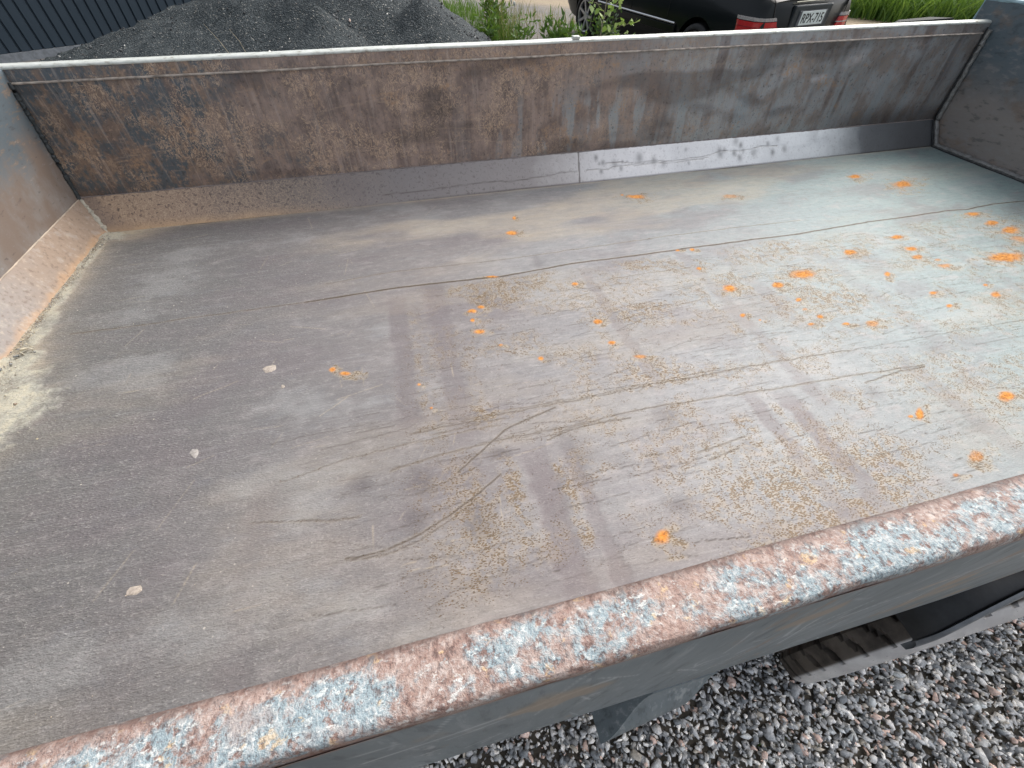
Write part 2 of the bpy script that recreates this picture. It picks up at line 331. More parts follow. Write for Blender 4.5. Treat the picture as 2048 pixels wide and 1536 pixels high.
# ================================================================== GROUND (setting)
def gz(x, y):
    x = np.asarray(x, dtype=float); y = np.asarray(y, dtype=float)
    return .06*sstep(4, 7, y) + .10*sstep(7, 11, y) + .0*x + .25*sstep(13, 40, y)
def mat_ground():
    a = M('gravel_ground'); P = a.pos; X, Y, Z = a.sep(P)
    v = a.vor(P, 42, 'F1', 1); vd = a.vor(P, 42, 'DISTANCE_TO_EDGE'); n1 = a.noise(P, .55, 5, .6); n2 = a.noise(P, 5, 5)
    hs = a.n('ShaderNodeSeparateColor'); a.set(hs.inputs[0], v)
    g = a.ramp(hs.outputs[0], [(0, (.05, .055, .06)), (.4, (.13, .135, .14)), (.75, (.22, .21, .20)), (1, (.36, .33, .30))])
    soil = a.mix(a.noise(P, 30, 6, .7), (.07, .062, .05), (.18, .16, .13)); g = a.mix(a.st(Y, 2.4, 1.6), g, soil)
    sand = a.mix(n2, (.28, .22, .145), (.40, .33, .23)); gr = a.mix(n2, (.13, .125, .12), (.22, .21, .20))
    far = a.mix(a.mul(a.mul(a.st(n1, .45, .58), a.st(X, -1, 1)), .2), gr, sand); far = a.mix(a.st(a.ma('ADD', X, Y), 17.5, 19), far, sand)
    c = a.mix(a.st(Y, 2.5, 4), g, far)
    return a.fin(c, .85, 0, a.bump(a.ma('ADD', vd, a.noise(P, 60, 4)), .6, .01), .3)
xs = np.concatenate([[-900, -300, -100, -50, -30], np.arange(-20, 30, .5), [32, 50, 100, 300, 900]]); ys = np.concatenate([[-500, -100, -30, -10], np.arange(-6, 32, .5), [35, 45, 60, 100, 300, 1400]])
GX, GY = np.meshgrid(xs, ys, indexing='ij')
mesh('ground', np.stack([GX, GY, gz(GX, GY)-.012], -1).reshape(-1, 3), grid_faces(len(xs), len(ys)), mat_ground(), smooth=True)
tag(bpy.data.objects['ground'], kind='structure')

# angular crushed stones, many in one mesh
def stone_variants(n, seed=3):
    r = random.Random(seed); out = []
    for i in range(n):
        bm = bmesh.new()
        sx, sy, sz = r.uniform(.8, 1.3), r.uniform(.6, 1), r.uniform(.35, .65)
        for k in range(r.randint(8, 12)):
            v = Vector((r.gauss(0, 1), r.gauss(0, 1), r.gauss(0, 1))).normalized()
            bm.verts.new((v.x*sx*.5, v.y*sy*.5, v.z*sz*.5))
        bmesh.ops.convex_hull(bm, input=bm.verts[:])
        for v in [v for v in bm.verts if not v.link_faces]: bm.verts.remove(v)
        bmesh.ops.triangulate(bm, faces=bm.faces[:]); bm.verts.index_update()
        out.append((np.array([v.co[:] for v in bm.verts]), np.array([[v.index for v in f.verts] for f in bm.faces]))); bm.free()
    return out
SV = stone_variants(36)
def rotm(n):
    q = rng.normal(size=(n, 4)); q /= np.linalg.norm(q, axis=1)[:, None]; a, b, c, d = q.T
    return np.stack([np.stack([1-2*(c*c+d*d), 2*(b*c-a*d), 2*(b*d+a*c)], -1), np.stack([2*(b*c+a*d), 1-2*(b*b+d*d), 2*(c*d-a*b)], -1), np.stack([2*(b*d-a*c), 2*(c*d+a*b), 1-2*(b*b+c*c)], -1)], 1)
def stones(name, P, S, C, mat, parent=None, off=(0, 0, 0)):
    n = len(P); Rm = rotm(n); vi = rng.integers(0, len(SV), n); V = []; F = []; A = []; base = 0
    for k, (sv_, sf) in enumerate(SV):
        idx = np.where(vi == k)[0]
        if not len(idx): continue
        vv = np.einsum('nij,vj->nvi', Rm[idx], sv_)*S[idx][:, None, None] + P[idx][:, None, :]
        V.append(vv.reshape(-1, 3)); F.append((sf[None] + (np.arange(len(idx))*len(sv_))[:, None, None] + base).reshape(-1, 3)); base += len(idx)*len(sv_)
        A.append(np.repeat(np.concatenate([C[idx], np.ones((len(idx), 1))], 1), len(sv_), 0))
    return mesh(name, np.concatenate(V), np.concatenate(F), mat, parent, off, attrs={'tone': np.concatenate(A)})
def mat_stone():
    a = M('crushed_stone'); n = a.noise(a.pos, 130, 4, .65); n2 = a.noise(a.pos, 420, 2)
    c = a.mix(1., a.attrcol('tone'), a.ramp(n, [(.3, .62), (.7, 1.25)]), 'MULTIPLY'); c = a.mix(a.mul(a.st(n2, .6, .7), .4), c, (.5, .5, .5))
    return a.fin(c, .8, 0, a.bump(n, .3, .002), .3)
MST = mat_stone()
PAL = np.array([1.04, 1.0, .95])*3.1*np.array([[.10, .11, .12], [.16, .17, .18], [.24, .25, .26], [.34, .345, .345], [.46, .46, .45], [.36, .28, .25], [.055, .058, .062], [.20, .19, .17], [.27, .29, .30]])
def pick(n, p): return PAL[rng.choice(len(PAL), n, p=p)]*rng.uniform(.8, 1.2, (n, 1))
n = 68000; px = rng.uniform(-.5, 3.2, n); py = rng.uniform(-1.05, .65, n); s = np.exp(rng.normal(math.log(.0180), .38, n)); s = np.clip(s, .008, .055)
z = rng.uniform(-.006, .016, n)
stones('gravel', np.stack([px, py, z], -1), s, pick(n, [.12, .17, .23, .18, .07, .05, .09, .04, .05]), MST); tag(bpy.data.objects['gravel'], 'grey and pinkish crushed stone gravel beneath the trailer side', kind='stuff', cat='gravel')

def mat_leaf(name, c1, c2):
    a = M(name); t = a.attrcol('tone'); s_ = a.n('ShaderNodeSeparateColor'); a.set(s_.inputs[0], t)
    c = a.mix(s_.outputs[0], c1, c2)
    a.b.inputs['Subsurface Weight'].default_value = 0
    tr = a.n('ShaderNodeBsdfTranslucent'); a.set(tr.inputs[0], a.mix(.5, c, (.25, .40, .04))); mx = a.n('ShaderNodeMixShader'); mx.inputs[0].default_value = .3
    a.t.links.new(a.b.outputs[0], mx.inputs[1]); a.t.links.new(tr.outputs[0], mx.inputs[2]); a.t.links.new(mx.outputs[0], a.out.inputs[0])
    return a.fin(c, .55, 0)
ML_green = mat_leaf('weed_leaf', (.04, .10, .02), (.13, .25, .04)); ML_dark = mat_leaf('dark_leaf', (.02, .06, .02), (.06, .13, .035))
ML_birch = mat_leaf('sapling_leaf', (.20, .33, .07), (.45, .55, .22)); ML_dry = mat_leaf('dry_stem', (.22, .17, .09), (.38, .30, .16)); ML_bush = mat_leaf('bush_leaf', (.045, .12, .02), (.22, .36, .07))
M_stem = plain('plant_stem', (.12, .13, .05), .7)
def blades(pts, hh, wid, lean=.5, seg=4):
    V = []; F = []; A = []
    for (x, y, z), h in zip(pts, hh):
        az = random.uniform(0, 2*math.pi); l = random.uniform(.1, lean)*h; dx, dy = math.cos(az)*l, math.sin(az)*l
        wz = random.uniform(0, math.pi); wx, wy = math.cos(wz)*wid/2, math.sin(wz)*wid/2; b = len(V); t_ = random.random()
        for i in range(seg+1):
            t = i/seg; k = (1-t**2)*random.uniform(.9, 1.1) + .04; zz = h*(t - .25*t*t*(l/h)); cx, cy = x+dx*t*t, y+dy*t*t
            V += [(cx-wx*k, cy-wy*k, z+zz), (cx+wx*k, cy+wy*k, z+zz)]; A += [(t_, t, 0, 1)]*2
        for i in range(seg): F.append((b+2*i, b+2*i+1, b+2*i+3, b+2*i+2))
    return V, F, A
def leaves(pts, size, up=.4, narrow=.55):
    V = []; F = []; A = []
    for p in pts:
        d = Vector((random.gauss(0, 1), random.gauss(0, 1), random.gauss(up, .5))).normalized(); n_ = d.cross(Vector((random.gauss(0, 1), random.gauss(0, 1), random.gauss(0, 1)))).normalized(); u = d.cross(n_)
        L = size*random.uniform(.6, 1.25); W = L*narrow/2; b = len(V); c = Vector(p); t_ = random.random()
        V += [c[:], (c+d*L*.35+n_*W+u*L*.04)[:], (c+d*L)[:], (c+d*L*.35-n_*W+u*L*.04)[:]]; A += [(t_, 0, 0, 1)]*4; F.append((b, b+1, b+2, b+3))
    return V, F, A
def vmesh(name, vfa, mat, parent=None, off=(0, 0, 0)):
    return mesh(name, vfa[0], np.array(vfa[1]), mat, parent, off, attrs={'tone': np.array(vfa[2])})

# ================================================================== TRAILER
B = (0.86, 1.0, 0.0)
TR = empty('tipping_trailer', B, label='worn steel tipping trailer bed with rusty floor and scraped low side walls', cat='trailer')
FZ = .81
XH, XT = -1.185, 2.910           # front and rear ends of the floor
YN, YF = .195, 1.930             # floor edges
# ---- floor plate: fine grid with wear masks in metres
xs = np.arange(XH-.004, XT+.004, .0032); ys = np.arange(YN-.02, YF+.006, .0030)
X, Y = np.meshgrid(xs, ys, indexing='ij'); nx, ny = X.shape
ma_ = np.zeros((nx, ny, 4), np.float32); mb_ = np.zeros((nx, ny, 4), np.float32); DZ = np.zeros((nx, ny))
WN = fbm(X*30, Y*45, 3, 1); WN2 = fbm(X*90, Y*120, 2, 3)
def win(cx, cy, r):
    i0, i1 = np.searchsorted(xs, [cx-r, cx+r]); j0, j1 = np.searchsorted(ys, [cy-r, cy+r]); return slice(i0, i1), slice(j0, j1)
def blob(A, ch, cx, cy, rx, ry, ang=0, k=1., rag=.6, soft=.25):
    s_ = win(cx, cy, max(rx, ry)*2.3); x = X[s_]-cx; y = Y[s_]-cy
    if x.size == 0: return
    c, s2 = math.cos(ang), math.sin(ang); u = (x*c+y*s2)/rx; v = (-x*s2+y*c)/ry
    d = np.sqrt(u*u+v*v) + (WN[s_]-.5)*rag*2 + (WN2[s_]-.5)*rag
    A[s_][..., ch] = np.maximum(A[s_][..., ch], k*(1-sstep(1-soft, 1+soft, d)))
def pline(A, ch, pts, wd, k=1., jit=.0):
    for (x0, y0), (x1, y1) in zip(pts[:-1], pts[1:]):
        L = math.hypot(x1-x0, y1-y0); m_ = max(1, int(L/.15))
        for q in range(m_):
            ax, ay, bx, by = x0+(x1-x0)*q/m_, y0+(y1-y0)*q/m_, x0+(x1-x0)*(q+1)/m_, y0+(y1-y0)*(q+1)/m_
            cx, cy = (ax+bx)/2, (ay+by)/2; s_ = win(cx, cy, L/m_/2+wd*4); x = X[s_]; y = Y[s_]
            if x.size == 0: continue
            t = np.clip(((x-ax)*(bx-ax)+(y-ay)*(by-ay))/max(1e-9, (bx-ax)**2+(by-ay)**2), 0, 1)
            d = np.hypot(x-ax-t*(bx-ax), y-ay-t*(by-ay) + (WN[s_]-.5)*jit)
            g = k*np.clip(1.4-d/wd, 0, 1)
            A[s_][..., ch] = np.maximum(A[s_][..., ch], g)
RUST = [(0.382, 1.543, 0.026, 0.0198, 2.91, 1), (0.425, 1.662, 0.0175, 0.0084, 1.32, 1), (1.012, 1.735, 0.0413, 0.0227, 2.99, 1), (2.31, 1.559, 0.0638, 0.0352, -2.84, 1), (2.151, 1.681, 0.0365, 0.0215, -2.82, 1), (1.433, 1.638, 0.0397, 0.02, 3.03, 0.45), (0.143, 1.09, 0.0177, 0.0128, 2.84, 1), (0.173, 1.104, 0.013, 0.0104, 2.82, 1), (0.134, 1.043, 0.0098, 0.0078, 1.49, 1), (0.146, 0.983, 0.0183, 0.0115, 2.87, 1), (0.195, 0.911, 0.0059, 0.0054, 2.82, 0.7), (-0.284, 0.923, 0.0112, 0.0084, 2.2, 1), (-0.25, 0.9, 0.0181, 0.0085, 2.82, 1), (0.386, 0.269, 0.0185, 0.0145, 0.49, 1), (1.175, 0.402, 0.0274, 0.0084, 0.68, 1), (1.147, 0.402, 0.0085, 0.0043, -3.09, 1), (1.195, 0.268, 0.0242, 0.012, -2.82, 0.55), (1.101, 0.239, 0.01, 0.0047, -3.14, 1), (1.454, 0.396, 0.0307, 0.0148, -2.92, 1), (2.136, 0.931, 0.0775, 0.0315, 3.09, 1), (1.595, 1.1, 0.0286, 0.0168, -2.94, 1), (1.32, 1.018, 0.0474, 0.0263, -3.14, 1), (1.189, 0.981, 0.0236, 0.0155, -2.89, 1), (1.017, 1.005, 0.0289, 0.0205, -2.84, 1), (1.842, 1.065, 0.0302, 0.0165, -2.92, 1), (1.813, 1.01, 0.026, 0.0137, 0.39, 0.8), (1.614, 0.946, 0.0214, 0.01, 0.59, 1), (1.861, 0.939, 0.0306, 0.0147, -3.11, 0.7), (1.871, 0.978, 0.0172, 0.0088, -3.03, 0.6), (1.671, 0.815, 0.0194, 0.0099, -3.05, 1), (1.658, 0.745, 0.0165, 0.0082, 0.4, 1), (1.867, 0.756, 0.0274, 0.0134, -2.95, 1), (1.203, 0.89, 0.0151, 0.0094, 0.48, 1), (1.209, 0.799, 0.0152, 0.0094, -2.84, 1), (1.155, 0.774, 0.0118, 0.0067, -3.1, 1), (1.263, 0.75, 0.0148, 0.0069, 3.07, 1), (1.344, 0.731, 0.0244, 0.0141, -2.9, 0.6), (0.975, 0.864, 0.0129, 0.0084, 0.64, 1), (0.513, 0.945, 0.0148, 0.0128, -2.82, 1), (0.518, 0.843, 0.0122, 0.0096, -3.08, 1), (0.573, 0.768, 0.0188, 0.0082, 2.95, 0.7), (0.294, 0.828, 0.0101, 0.0081, 2.99, 1), (0.513, 1.153, 0.014, 0.0117, -3.13, 1), (1.023, 1.258, 0.0128, 0.0096, -2.77, 1), (0.98, 1.138, 0.0129, 0.0095, 0.54, 1), (0.246, 1.265, 0.0229, 0.0062, 2.9, 1), (2.349, 1.24, 0.036, 0.0164, -3.13, 1), (2.354, 1.157, 0.0374, 0.018, -3.02, 1), (2.361, 1.09, 0.0526, 0.0253, -2.92, 1), (2.327, 1.024, 0.0478, 0.0224, -3.02, 0.6), (1.867, 1.153, 0.0284, 0.0143, -3.12, 1), (-0.055, 0.808, 0.0063, 0.0053, 2.48, 1), (-0.033, 0.719, 0.0043, 0.0037, 1.91, 1), (1.013, 0.83, 0.0059, 0.0039, 0.49, 1), (1.189, 0.844, 0.0092, 0.0057, -2.94, 0.6), (0.966, 1.268, 0.0099, 0.0069, -3.09, 1), (0.96, 1.764, 0.0095, 0.0075, -3.02, 1), (1.888, 0.81, 0.0114, 0.0056, -2.88, 1)]
for cx, cy, rx, ry, an, k in RUST:
    blob(ma_, 0, cx, cy, rx*.80, ry*.80, an, k, .36, .5); blob(ma_, 3, cx+.01, cy-.01, rx*1.7, ry*1.5, an, .4, .9, .6); blob(ma_, 1, cx+.01, cy-.01, rx*2.0, ry*1.8, an, .9, .9, .6)
LINES = [([(-1.058, 1.27), (-0.867, 1.266), (-0.698, 1.27), (-0.382, 1.267)], 0.0022, 0.75, 0.004), ([(-0.382, 1.267), (-0.074, 1.272), (0.036, 1.273), (0.272, 1.259), (0.402, 1.266), (0.548, 1.277), (0.916, 1.273), (1.033, 1.274), (1.171, 1.271), (1.509, 1.269), (1.89, 1.288), (2.015, 1.285), (2.284, 1.29), (2.368, 1.279), (2.522, 1.291), (2.689, 1.281)], 0.0042, 1.0, 0.004), ([(-0.323, 1.358), (-0.067, 1.374), (0.296, 1.363), (0.652, 1.371), (1.015, 1.377), (1.351, 1.37), (1.587, 1.366)], 0.002, 0.55, 0.006), ([(-0.093, 0.651), (0.134, 0.656), (0.336, 0.657), (0.595, 0.658), (0.954, 0.655), (1.183, 0.646)], 0.0022, 0.6, 0.01), ([(1.183, 0.646), (1.823, 0.631)], 0.0022, 0.4, 0.01), ([(-0.067, 0.66), (0.149, 0.665), (0.351, 0.662), (0.599, 0.666), (0.786, 0.669)], 0.0018, 0.5, 0.012), ([(-0.145, 0.56), (-0.006, 0.575), (0.117, 0.581), (0.308, 0.58), (0.515, 0.587), (0.797, 0.57), (1.168, 0.555), (1.343, 0.543)], 0.0022, 0.6, 0.008), ([(-0.242, 0.378), (-0.175, 0.375), (-0.105, 0.389), (-0.028, 0.42), (0.043, 0.456), (0.096, 0.488)], 0.0022, 0.8, 0.004), ([(-0.232, 0.374), (-0.165, 0.367), (-0.095, 0.381), (-0.024, 0.411), (0.029, 0.441)], 0.0018, 0.6, 0.004), ([(0.003, 0.517), (0.063, 0.558), (0.135, 0.607), (0.191, 0.625), (0.277, 0.646)], 0.0026, 0.8, 0.004), ([(-0.046, 0.636), (0.004, 0.636), (0.144, 0.645)], 0.002, 0.6, 0.01), ([(-0.385, 0.587), (-0.234, 0.617), (-0.059, 0.624), (0.127, 0.625)], 0.002, 0.45, 0.012), ([(0.228, 0.553), (0.291, 0.569), (0.344, 0.571), (0.451, 0.568)], 0.002, 0.7, 0.004), ([(0.238, 0.563), (0.307, 0.577), (0.412, 0.574)], 0.0018, 0.6, 0.004), ([(0.562, 0.434), (0.626, 0.44), (0.7, 0.449)], 0.0022, 0.6, 0.0), ([(0.579, 0.409), (0.668, 0.423)], 0.0022, 0.6, 0.0), ([(0.437, 0.455), (0.48, 0.45)], 0.002, 0.6, 0.0), ([(-0.334, 0.482), (-0.274, 0.469), (-0.213, 0.46)], 0.002, 0.6, 0.004), ([(-0.435, 0.503), (-0.294, 0.476)], 0.0015, 0.5, 0.004), ([(0.014, 0.359), (0.115, 0.342)], 0.0015, 0.45, 0.006), ([(-0.209, 0.307), (-0.082, 0.317), (0.019, 0.332), (0.113, 0.335)], 0.0014, 0.35, 0.004), ([(-0.051, 0.265), (0.047, 0.276), (0.152, 0.289)], 0.0014, 0.35, 0.004), ([(1.124, 0.527), (1.254, 0.54), (1.337, 0.538)], 0.002, 0.7, 0.003), ([(1.561, 0.575), (1.744, 0.572)], 0.002, 0.4, 0.0), ([(0.634, 1.154), (0.797, 1.156), (0.952, 1.151)], 0.002, 0.5, 0.005), ([(0.788, 0.958), (0.884, 0.968)], 0.002, 0.5, 0.0), ([(0.43, 1.065), (0.545, 1.094)], 0.002, 0.5, 0.004), ([(0.404, 0.892), (0.474, 0.908)], 0.002, 0.4, 0.0), ([(-0.128, 0.48), (-0.016, 0.502), (0.057, 0.524)], 0.0016, 0.4, 0.004), ([(-0.303, 0.655), (-0.164, 0.665), (-0.078, 0.676)], 0.0018, 0.4, 0.01), ([(-0.42, 0.699), (-0.306, 0.708), (-0.162, 0.704)], 0.0016, 0.4, 0.012)]
for pts, wd, k, jit in LINES:
    pline(ma_, 2, pts, wd*(.95 if k > .7 and pts[0][1] > 1.2 else .92), k if pts[0][1] > 1.2 else k*.95, jit)
    if k > .9: pline(ma_, 3, pts, wd*1.7, .25, jit)
    elif k > .4: pline(ma_, 1, pts, wd*4, .4, .01); pline(ma_, 3, pts, wd*2, .2, .01)
DENT_SHADE = [(-0.088, 0.513, 0.02, 0.021, 0.8), (-0.215, 0.539, 0.016, 0.015, 0.8), (-0.107, 0.422, 0.025, 0.019, 0.8), (0.018, 0.383, 0.022, 0.021, 0.8), (0.102, 0.541, 0.017, 0.011, 0.8), (0.54, 0.552, 0.022, 0.022, 0.9), (0.45, 0.325, 0.021, 0.013, 0.8), (0.275, 0.505, 0.023, 0.039, 0.6), (0.691, 0.417, 0.014, 0.015, 0.5), (1.44, 0.583, 0.021, 0.019, 0.4), (1.038, 0.52, 0.02, 0.016, 0.5), (1.122, 0.49, 0.017, 0.015, 0.5), (1.283, 0.332, 0.024, 0.012, 0.5), (0.303, 0.819, 0.014, 0.012, 0.5), (0.183, 1.168, 0.024, 0.014, 0.5), (0.425, 1.314, 0.012, 0.032, 0.5), (0.025, 1.251, 0.05, 0.023, 0.4), (-0.382, 0.561, 0.032, 0.019, 0.35), (0.624, 0.471, 0.018, 0.016, 0.4), (0.364, 0.462, 0.017, 0.013, 0.35), (0.887, 0.319, 0.022, 0.022, 0.35), (0.326, 0.592, 0.024, 0.012, 0.4)]
for cx, cy, rx, ry, k in DENT_SHADE: blob(mb_, 1, cx, cy, rx*1.35, ry*1.35, 0, min(1, k*1.15), .2, .95)  # dents: slight hollows whose shade is also painted dark
r_ = random.Random(11)
for i in range(620):   # fine drag scratches, nearly along the bed
    x0, y0 = r_.uniform(-.3, 2.4), r_.uniform(.22, 1.22); L_ = r_.uniform(.02, .18); an = r_.gauss(-.02, .12)
    if x0 < -.1 and y0 > .9: continue
    pline(ma_, 2, [(x0, y0), (x0+L_*math.cos(an), y0+L_*math.sin(an))], .0013, r_.uniform(.12, .5), .008)
for i in range(90):   # pale scratches on the front half
    x0, y0 = r_.uniform(-1.1, .2), r_.uniform(.25, 1.85); L_ = r_.uniform(.015, .12); an = r_.choice([r_.gauss(.05, .2), r_.gauss(1.3, .4)])
    pline(ma_, 3, [(x0, y0), (x0+L_*math.cos(an), y0+L_*math.sin(an))], .0013, r_.uniform(.15, .55), .003)
# stripes over the cross bearers: faint hollows with rubbed purplish scale
STR = [(-.09, .03, .68, 1.22, .7), (.035, .035, .60, 1.28, .9), (.185, .034, .19, .56, 1.), (.27, .02, .19, .55, .8), (.57, .018, .66, 1.25, .6), (.79, .022, .2, .58, .8), (.88, .028, .2, .56, .9), (.965, .025, .50, 1.28, .55), (1.47, .03, .60, 1.22, .4), (1.98, .03, .7, 1.27, .35), (2.45, .03, .8, 1.27, .25), (-.42, .03, .18, .62, .4), (-.62, .05, .2, .8, .25), (1.3, .03, .2, .6, .5), (1.9, .03, .3, .9, .35), (1.12, .03, .75, 1.27, .35)]
for cx, hw, y0, y1, k in STR:
    s_ = (slice(*np.searchsorted(xs, [cx-.14, cx+.14])), slice(None)); x = X[s_]-cx + (WN[s_]-.5)*.026; y = Y[s_]
    g = (1-sstep(hw*.55, hw*1.3, np.abs(x)))*sstep(y0-.05, y0+.03, y)*(1-sstep(y1-.05, y1+.02, y))*k*(.55+.9*(fbm(X[s_]*6, Y[s_]*9, 3, 2)-.3))
    mb_[s_][..., 0] = np.maximum(mb_[s_][..., 0], np.clip(g, 0, 1)); DZ[s_] -= g*.0012
# speck density: clumps, thickest beside the stripes
D = .9*sstep(.44, .72, fbm(X*3.0, Y*5.5, 4, 4)); D = D*sstep(-.35, .15, X)*(1-.55*sstep(1.2, 2.6, X))*(1-sstep(1.22, 1.30, Y))
for cx, y0, y1, k in [(-.05, .65, 1.2, .7), (.115, .25, .60, 1.), (.232, .24, .56, 1.), (.085, .62, 1.0, .7), (.32, .45, .6, .7), (.50, .7, 1.2, .75), (.72, .22, .58, 1.), (.835, .25, .58, 1.), (.91, .72, 1.2, .8), (1.04, .6, 1.0, .5), (1.40, .72, 1.2, .8), (1.55, .62, 1., .5), (1.2, .3, .62, .7), (1.7, .4, .8, .7), (1.9, .45, .7, .7)]:
    D = np.maximum(D, k*np.exp(-((X-cx)/.035)**2)*sstep(y0, y0+.08, Y)*(1-sstep(y1-.1, y1, Y))*(.4+.9*fbm(X*18, Y*18, 3, 5)))
D *= (1-mb_[..., 0]*.9)
D = np.maximum(D, (.26+.40*sstep(.35, .65, fbm(X*9, Y*12, 3, 2)))*sstep(-.3, .1, X)*(1-sstep(1.2, 1.3, Y))*sstep(.2, .3, Y))
ma_[..., 1] = np.maximum(ma_[..., 1], np.clip(D, 0, 1))
# pitted front end, dust along the front and far edges, broad sandy streaks
mb_[..., 2] = np.clip(sstep(.1, -1.0, X + (fbm(X*2, Y*2, 3, 2)-.5)*.6), 0, 1)
edge = np.exp(-(X-XH)/.035)*1.2*(.5+fbm(X*14, Y*9, 4, 1)) + 1.5*np.exp(-((X-XH)/.13)**2)*sstep(1.42, 1.05, Y)*np.clip(2.2*fbm(X*11, Y*9, 4, 2)-.45, 0, 1)
far = .75*np.exp(-(YF-Y)/.012)*(.5+WN) + .9*np.exp(-((X+1.12)/.13)**2)*np.exp(-((Y-1.9)/.06)**2)
br = .38*sstep(.50, .70, fbm(X*1.9, Y*6, 4, 0))*sstep(1.25, 1.45, Y)*sstep(-.7, -.1, X)*(1-sstep(1.6, 2.3, X)*.6)
br2 = .13*sstep(.52, .75, fbm(X*2.4, Y*8, 4, 3))*(1-sstep(1.2, 1.35, Y))
ma_[..., 3] = np.clip(np.maximum.reduce([edge, far, br, br2, ma_[..., 3]]), 0, 1)
for cx, cy, rx, ry, k in [(-1.14, 1.16, .05, .06, 1), (-1.12, 1.05, .07, .09, 1), (-1.09, .95, .10, .08, 1), (-1.11, .84, .08, .08, 1), (-1.15, 1.30, .025, .10, .8), (-1.165, 1.5, .018, .15, .8), (-1.17, 1.75, .016, .14, .8), (-1.15, 1.89, .05, .03, .9)]:
    blob(mb_, 3, cx, cy, rx, ry, 0, k, .45, .35)
DZ += mb_[..., 3]*(.002+.005*fbm(X*25, Y*25, 4, 3))
DZ += (fbm(X*2.2, Y*2.2, 3, 1)-.5)*.008 + (fbm(X*8, Y*8, 3, 2)-.5)*.0030
DZ -= mb_[..., 1]*.0022; DZ += ma_[..., 0]*.0006
DZ += .012*np.exp(-(X-XH)/.02)*(.3+fbm(X*20, Y*20, 3, 4))*.5
xs_f, ys_f = xs.copy(), ys.copy()
mesh('floor_plate', np.stack([X, Y, FZ+DZ], -1).reshape(-1, 3), grid_faces(nx, ny), MF, TR, B, True, {'mask_a': ma_.reshape(-1, 4), 'mask_b': mb_.reshape(-1, 4)})

# ---- far side: kick plate + wall + recessed upper strip + rail with painted gleam
def swept(name, prof, x0, x1, dx, mat, parent, disp=None, masks=None, sub=None, smooth=True):
    """profile [(y,z)...] swept along x with fine spacing"""
    pr = [prof[0]]
    for (a, b) in zip(prof[:-1], prof[1:]):
        L = math.hypot(b[0]-a[0], b[1]-a[1]); k = max(1, int(L/(sub or 9)))
        pr += [(a[0]+(b[0]-a[0])*i/k, a[1]+(b[1]-a[1])*i/k) for i in range(1, k+1)]
    pr = np.array(pr); xx = np.arange(x0, x1+dx*.5, dx); xx[-1] = x1
    Xg = np.repeat(xx[:, None], len(pr), 1); Yg = np.repeat(pr[None, :, 0], len(xx), 0).copy(); Zg = np.repeat(pr[None, :, 1], len(xx), 0).copy()
    if disp is not None: Yg, Zg = disp(Xg, Yg, Zg)
    at = {'mask_a': masks(Xg, Yg, Zg).reshape(-1, 4)} if masks else None
    return mesh(name, np.stack([Xg, Yg, Zg], -1).reshape(-1, 3), grid_faces(len(xx), len(pr)), mat, parent, B, smooth, at)
far_side = empty('side_wall', (0, 0, 0)); far_side.parent = TR; far_side['label'] = 'far side wall, brown at left fading to bare grey steel'
def kick_disp(Xg, Yg, Zg):
    d = (fbm(Xg*7, Zg*20, 3, 1)-.5)*.004*sstep(-.2, .8, Xg); return Yg+d, Zg+d*.5
KD = [(random.uniform(.85, 2.1), random.uniform(.84, .905), random.uniform(.006, .018)) for _ in range(26)]
def kick_mask(Xg, Yg, Zg):
    A = np.zeros(Xg.shape+(4,), np.float32)
    for cx, cz, r in KD:
        d = np.hypot((Xg-cx), (Zg-cz)); A[..., 0] = np.maximum(A[..., 0], .95*np.exp(-(d/r)**2)*(.3+1.1*fbm(Xg*30, Zg*30, 3, 1)))  # dimples are dark spots in the colour, imitating shade in dents
    nn = fbm(Xg*9, Zg*9, 3, 2)
    for x0, x1, z0, z1 in [(-.1, .81, .842, .850), (.85, 1.5, .850, .862), (1.1, 1.9, .862, .875), (.95, 1.15, .872, .858)]:
        t = (Xg-x0)/(x1-x0); zz = z0+(z1-z0)*t+(nn-.5)*.02; A[..., 1] = np.maximum(A[..., 1], ((t > 0) & (t < 1))*np.clip(1.3-np.abs(Zg-zz)/.0022, 0, 1)*(.25+.6*fbm(Xg*40, Zg*20, 2, 4)))
    A[..., 1] = np.maximum(A[..., 1], .95*np.clip(1.6-np.abs(Xg-(.814+(Zg-.81)*.08))/.003, 0, 1))
    A[..., 1] = np.maximum(A[..., 1], np.clip(1-(Zg-.812)/.005, 0, 1)*sstep(-.2, .6, Xg)*.8)
    A[..., 3] = np.clip(1-(Zg-.81)/.03, 0, 1)*sstep(-.1, -.9, Xg)*(.4+nn)
    return A
swept('kick_plate', [(1.928, FZ), (2.011, .920)], -1.24, XT, .0045, MK, far_side, kick_disp, kick_mask, .0045)
DENT = [(2.02, 1.16, .05, .02, .006), (2.2, 1.19, .03, .03, -.007), (2.35, 1.16, .05, .1, .008), (2.5, 1.12, .04, .1, -.008), (2.12, 1.2, .03, .1, .006), (1.85, 1.15, .06, .04, -.006), (2.62, 1.06, .05, .09, .007), (1.6, 1.1, .1, .08, .005), (1.2, 1.12, .12, .1, -.005), (.9, 1.0, .03, .03, -.006)]
def wall_disp(Xg, Yg, Zg):
    inside = sstep(.925, .96, Zg)*(1-sstep(1.25, 1.28, Zg))
    d = (fbm(Xg*2.6, Zg*3.2, 3, 1)-.5)*.016 + (fbm(Xg*11, Zg*11, 2, 3)-.5)*.003
    for cx, cz, rx, rz, k in DENT: d = d + k*np.exp(-(((Xg-cx)-(Zg-cz)*.25)/rx)**2-((Zg-cz)/rz)**2)
    return Yg + d*inside, Zg
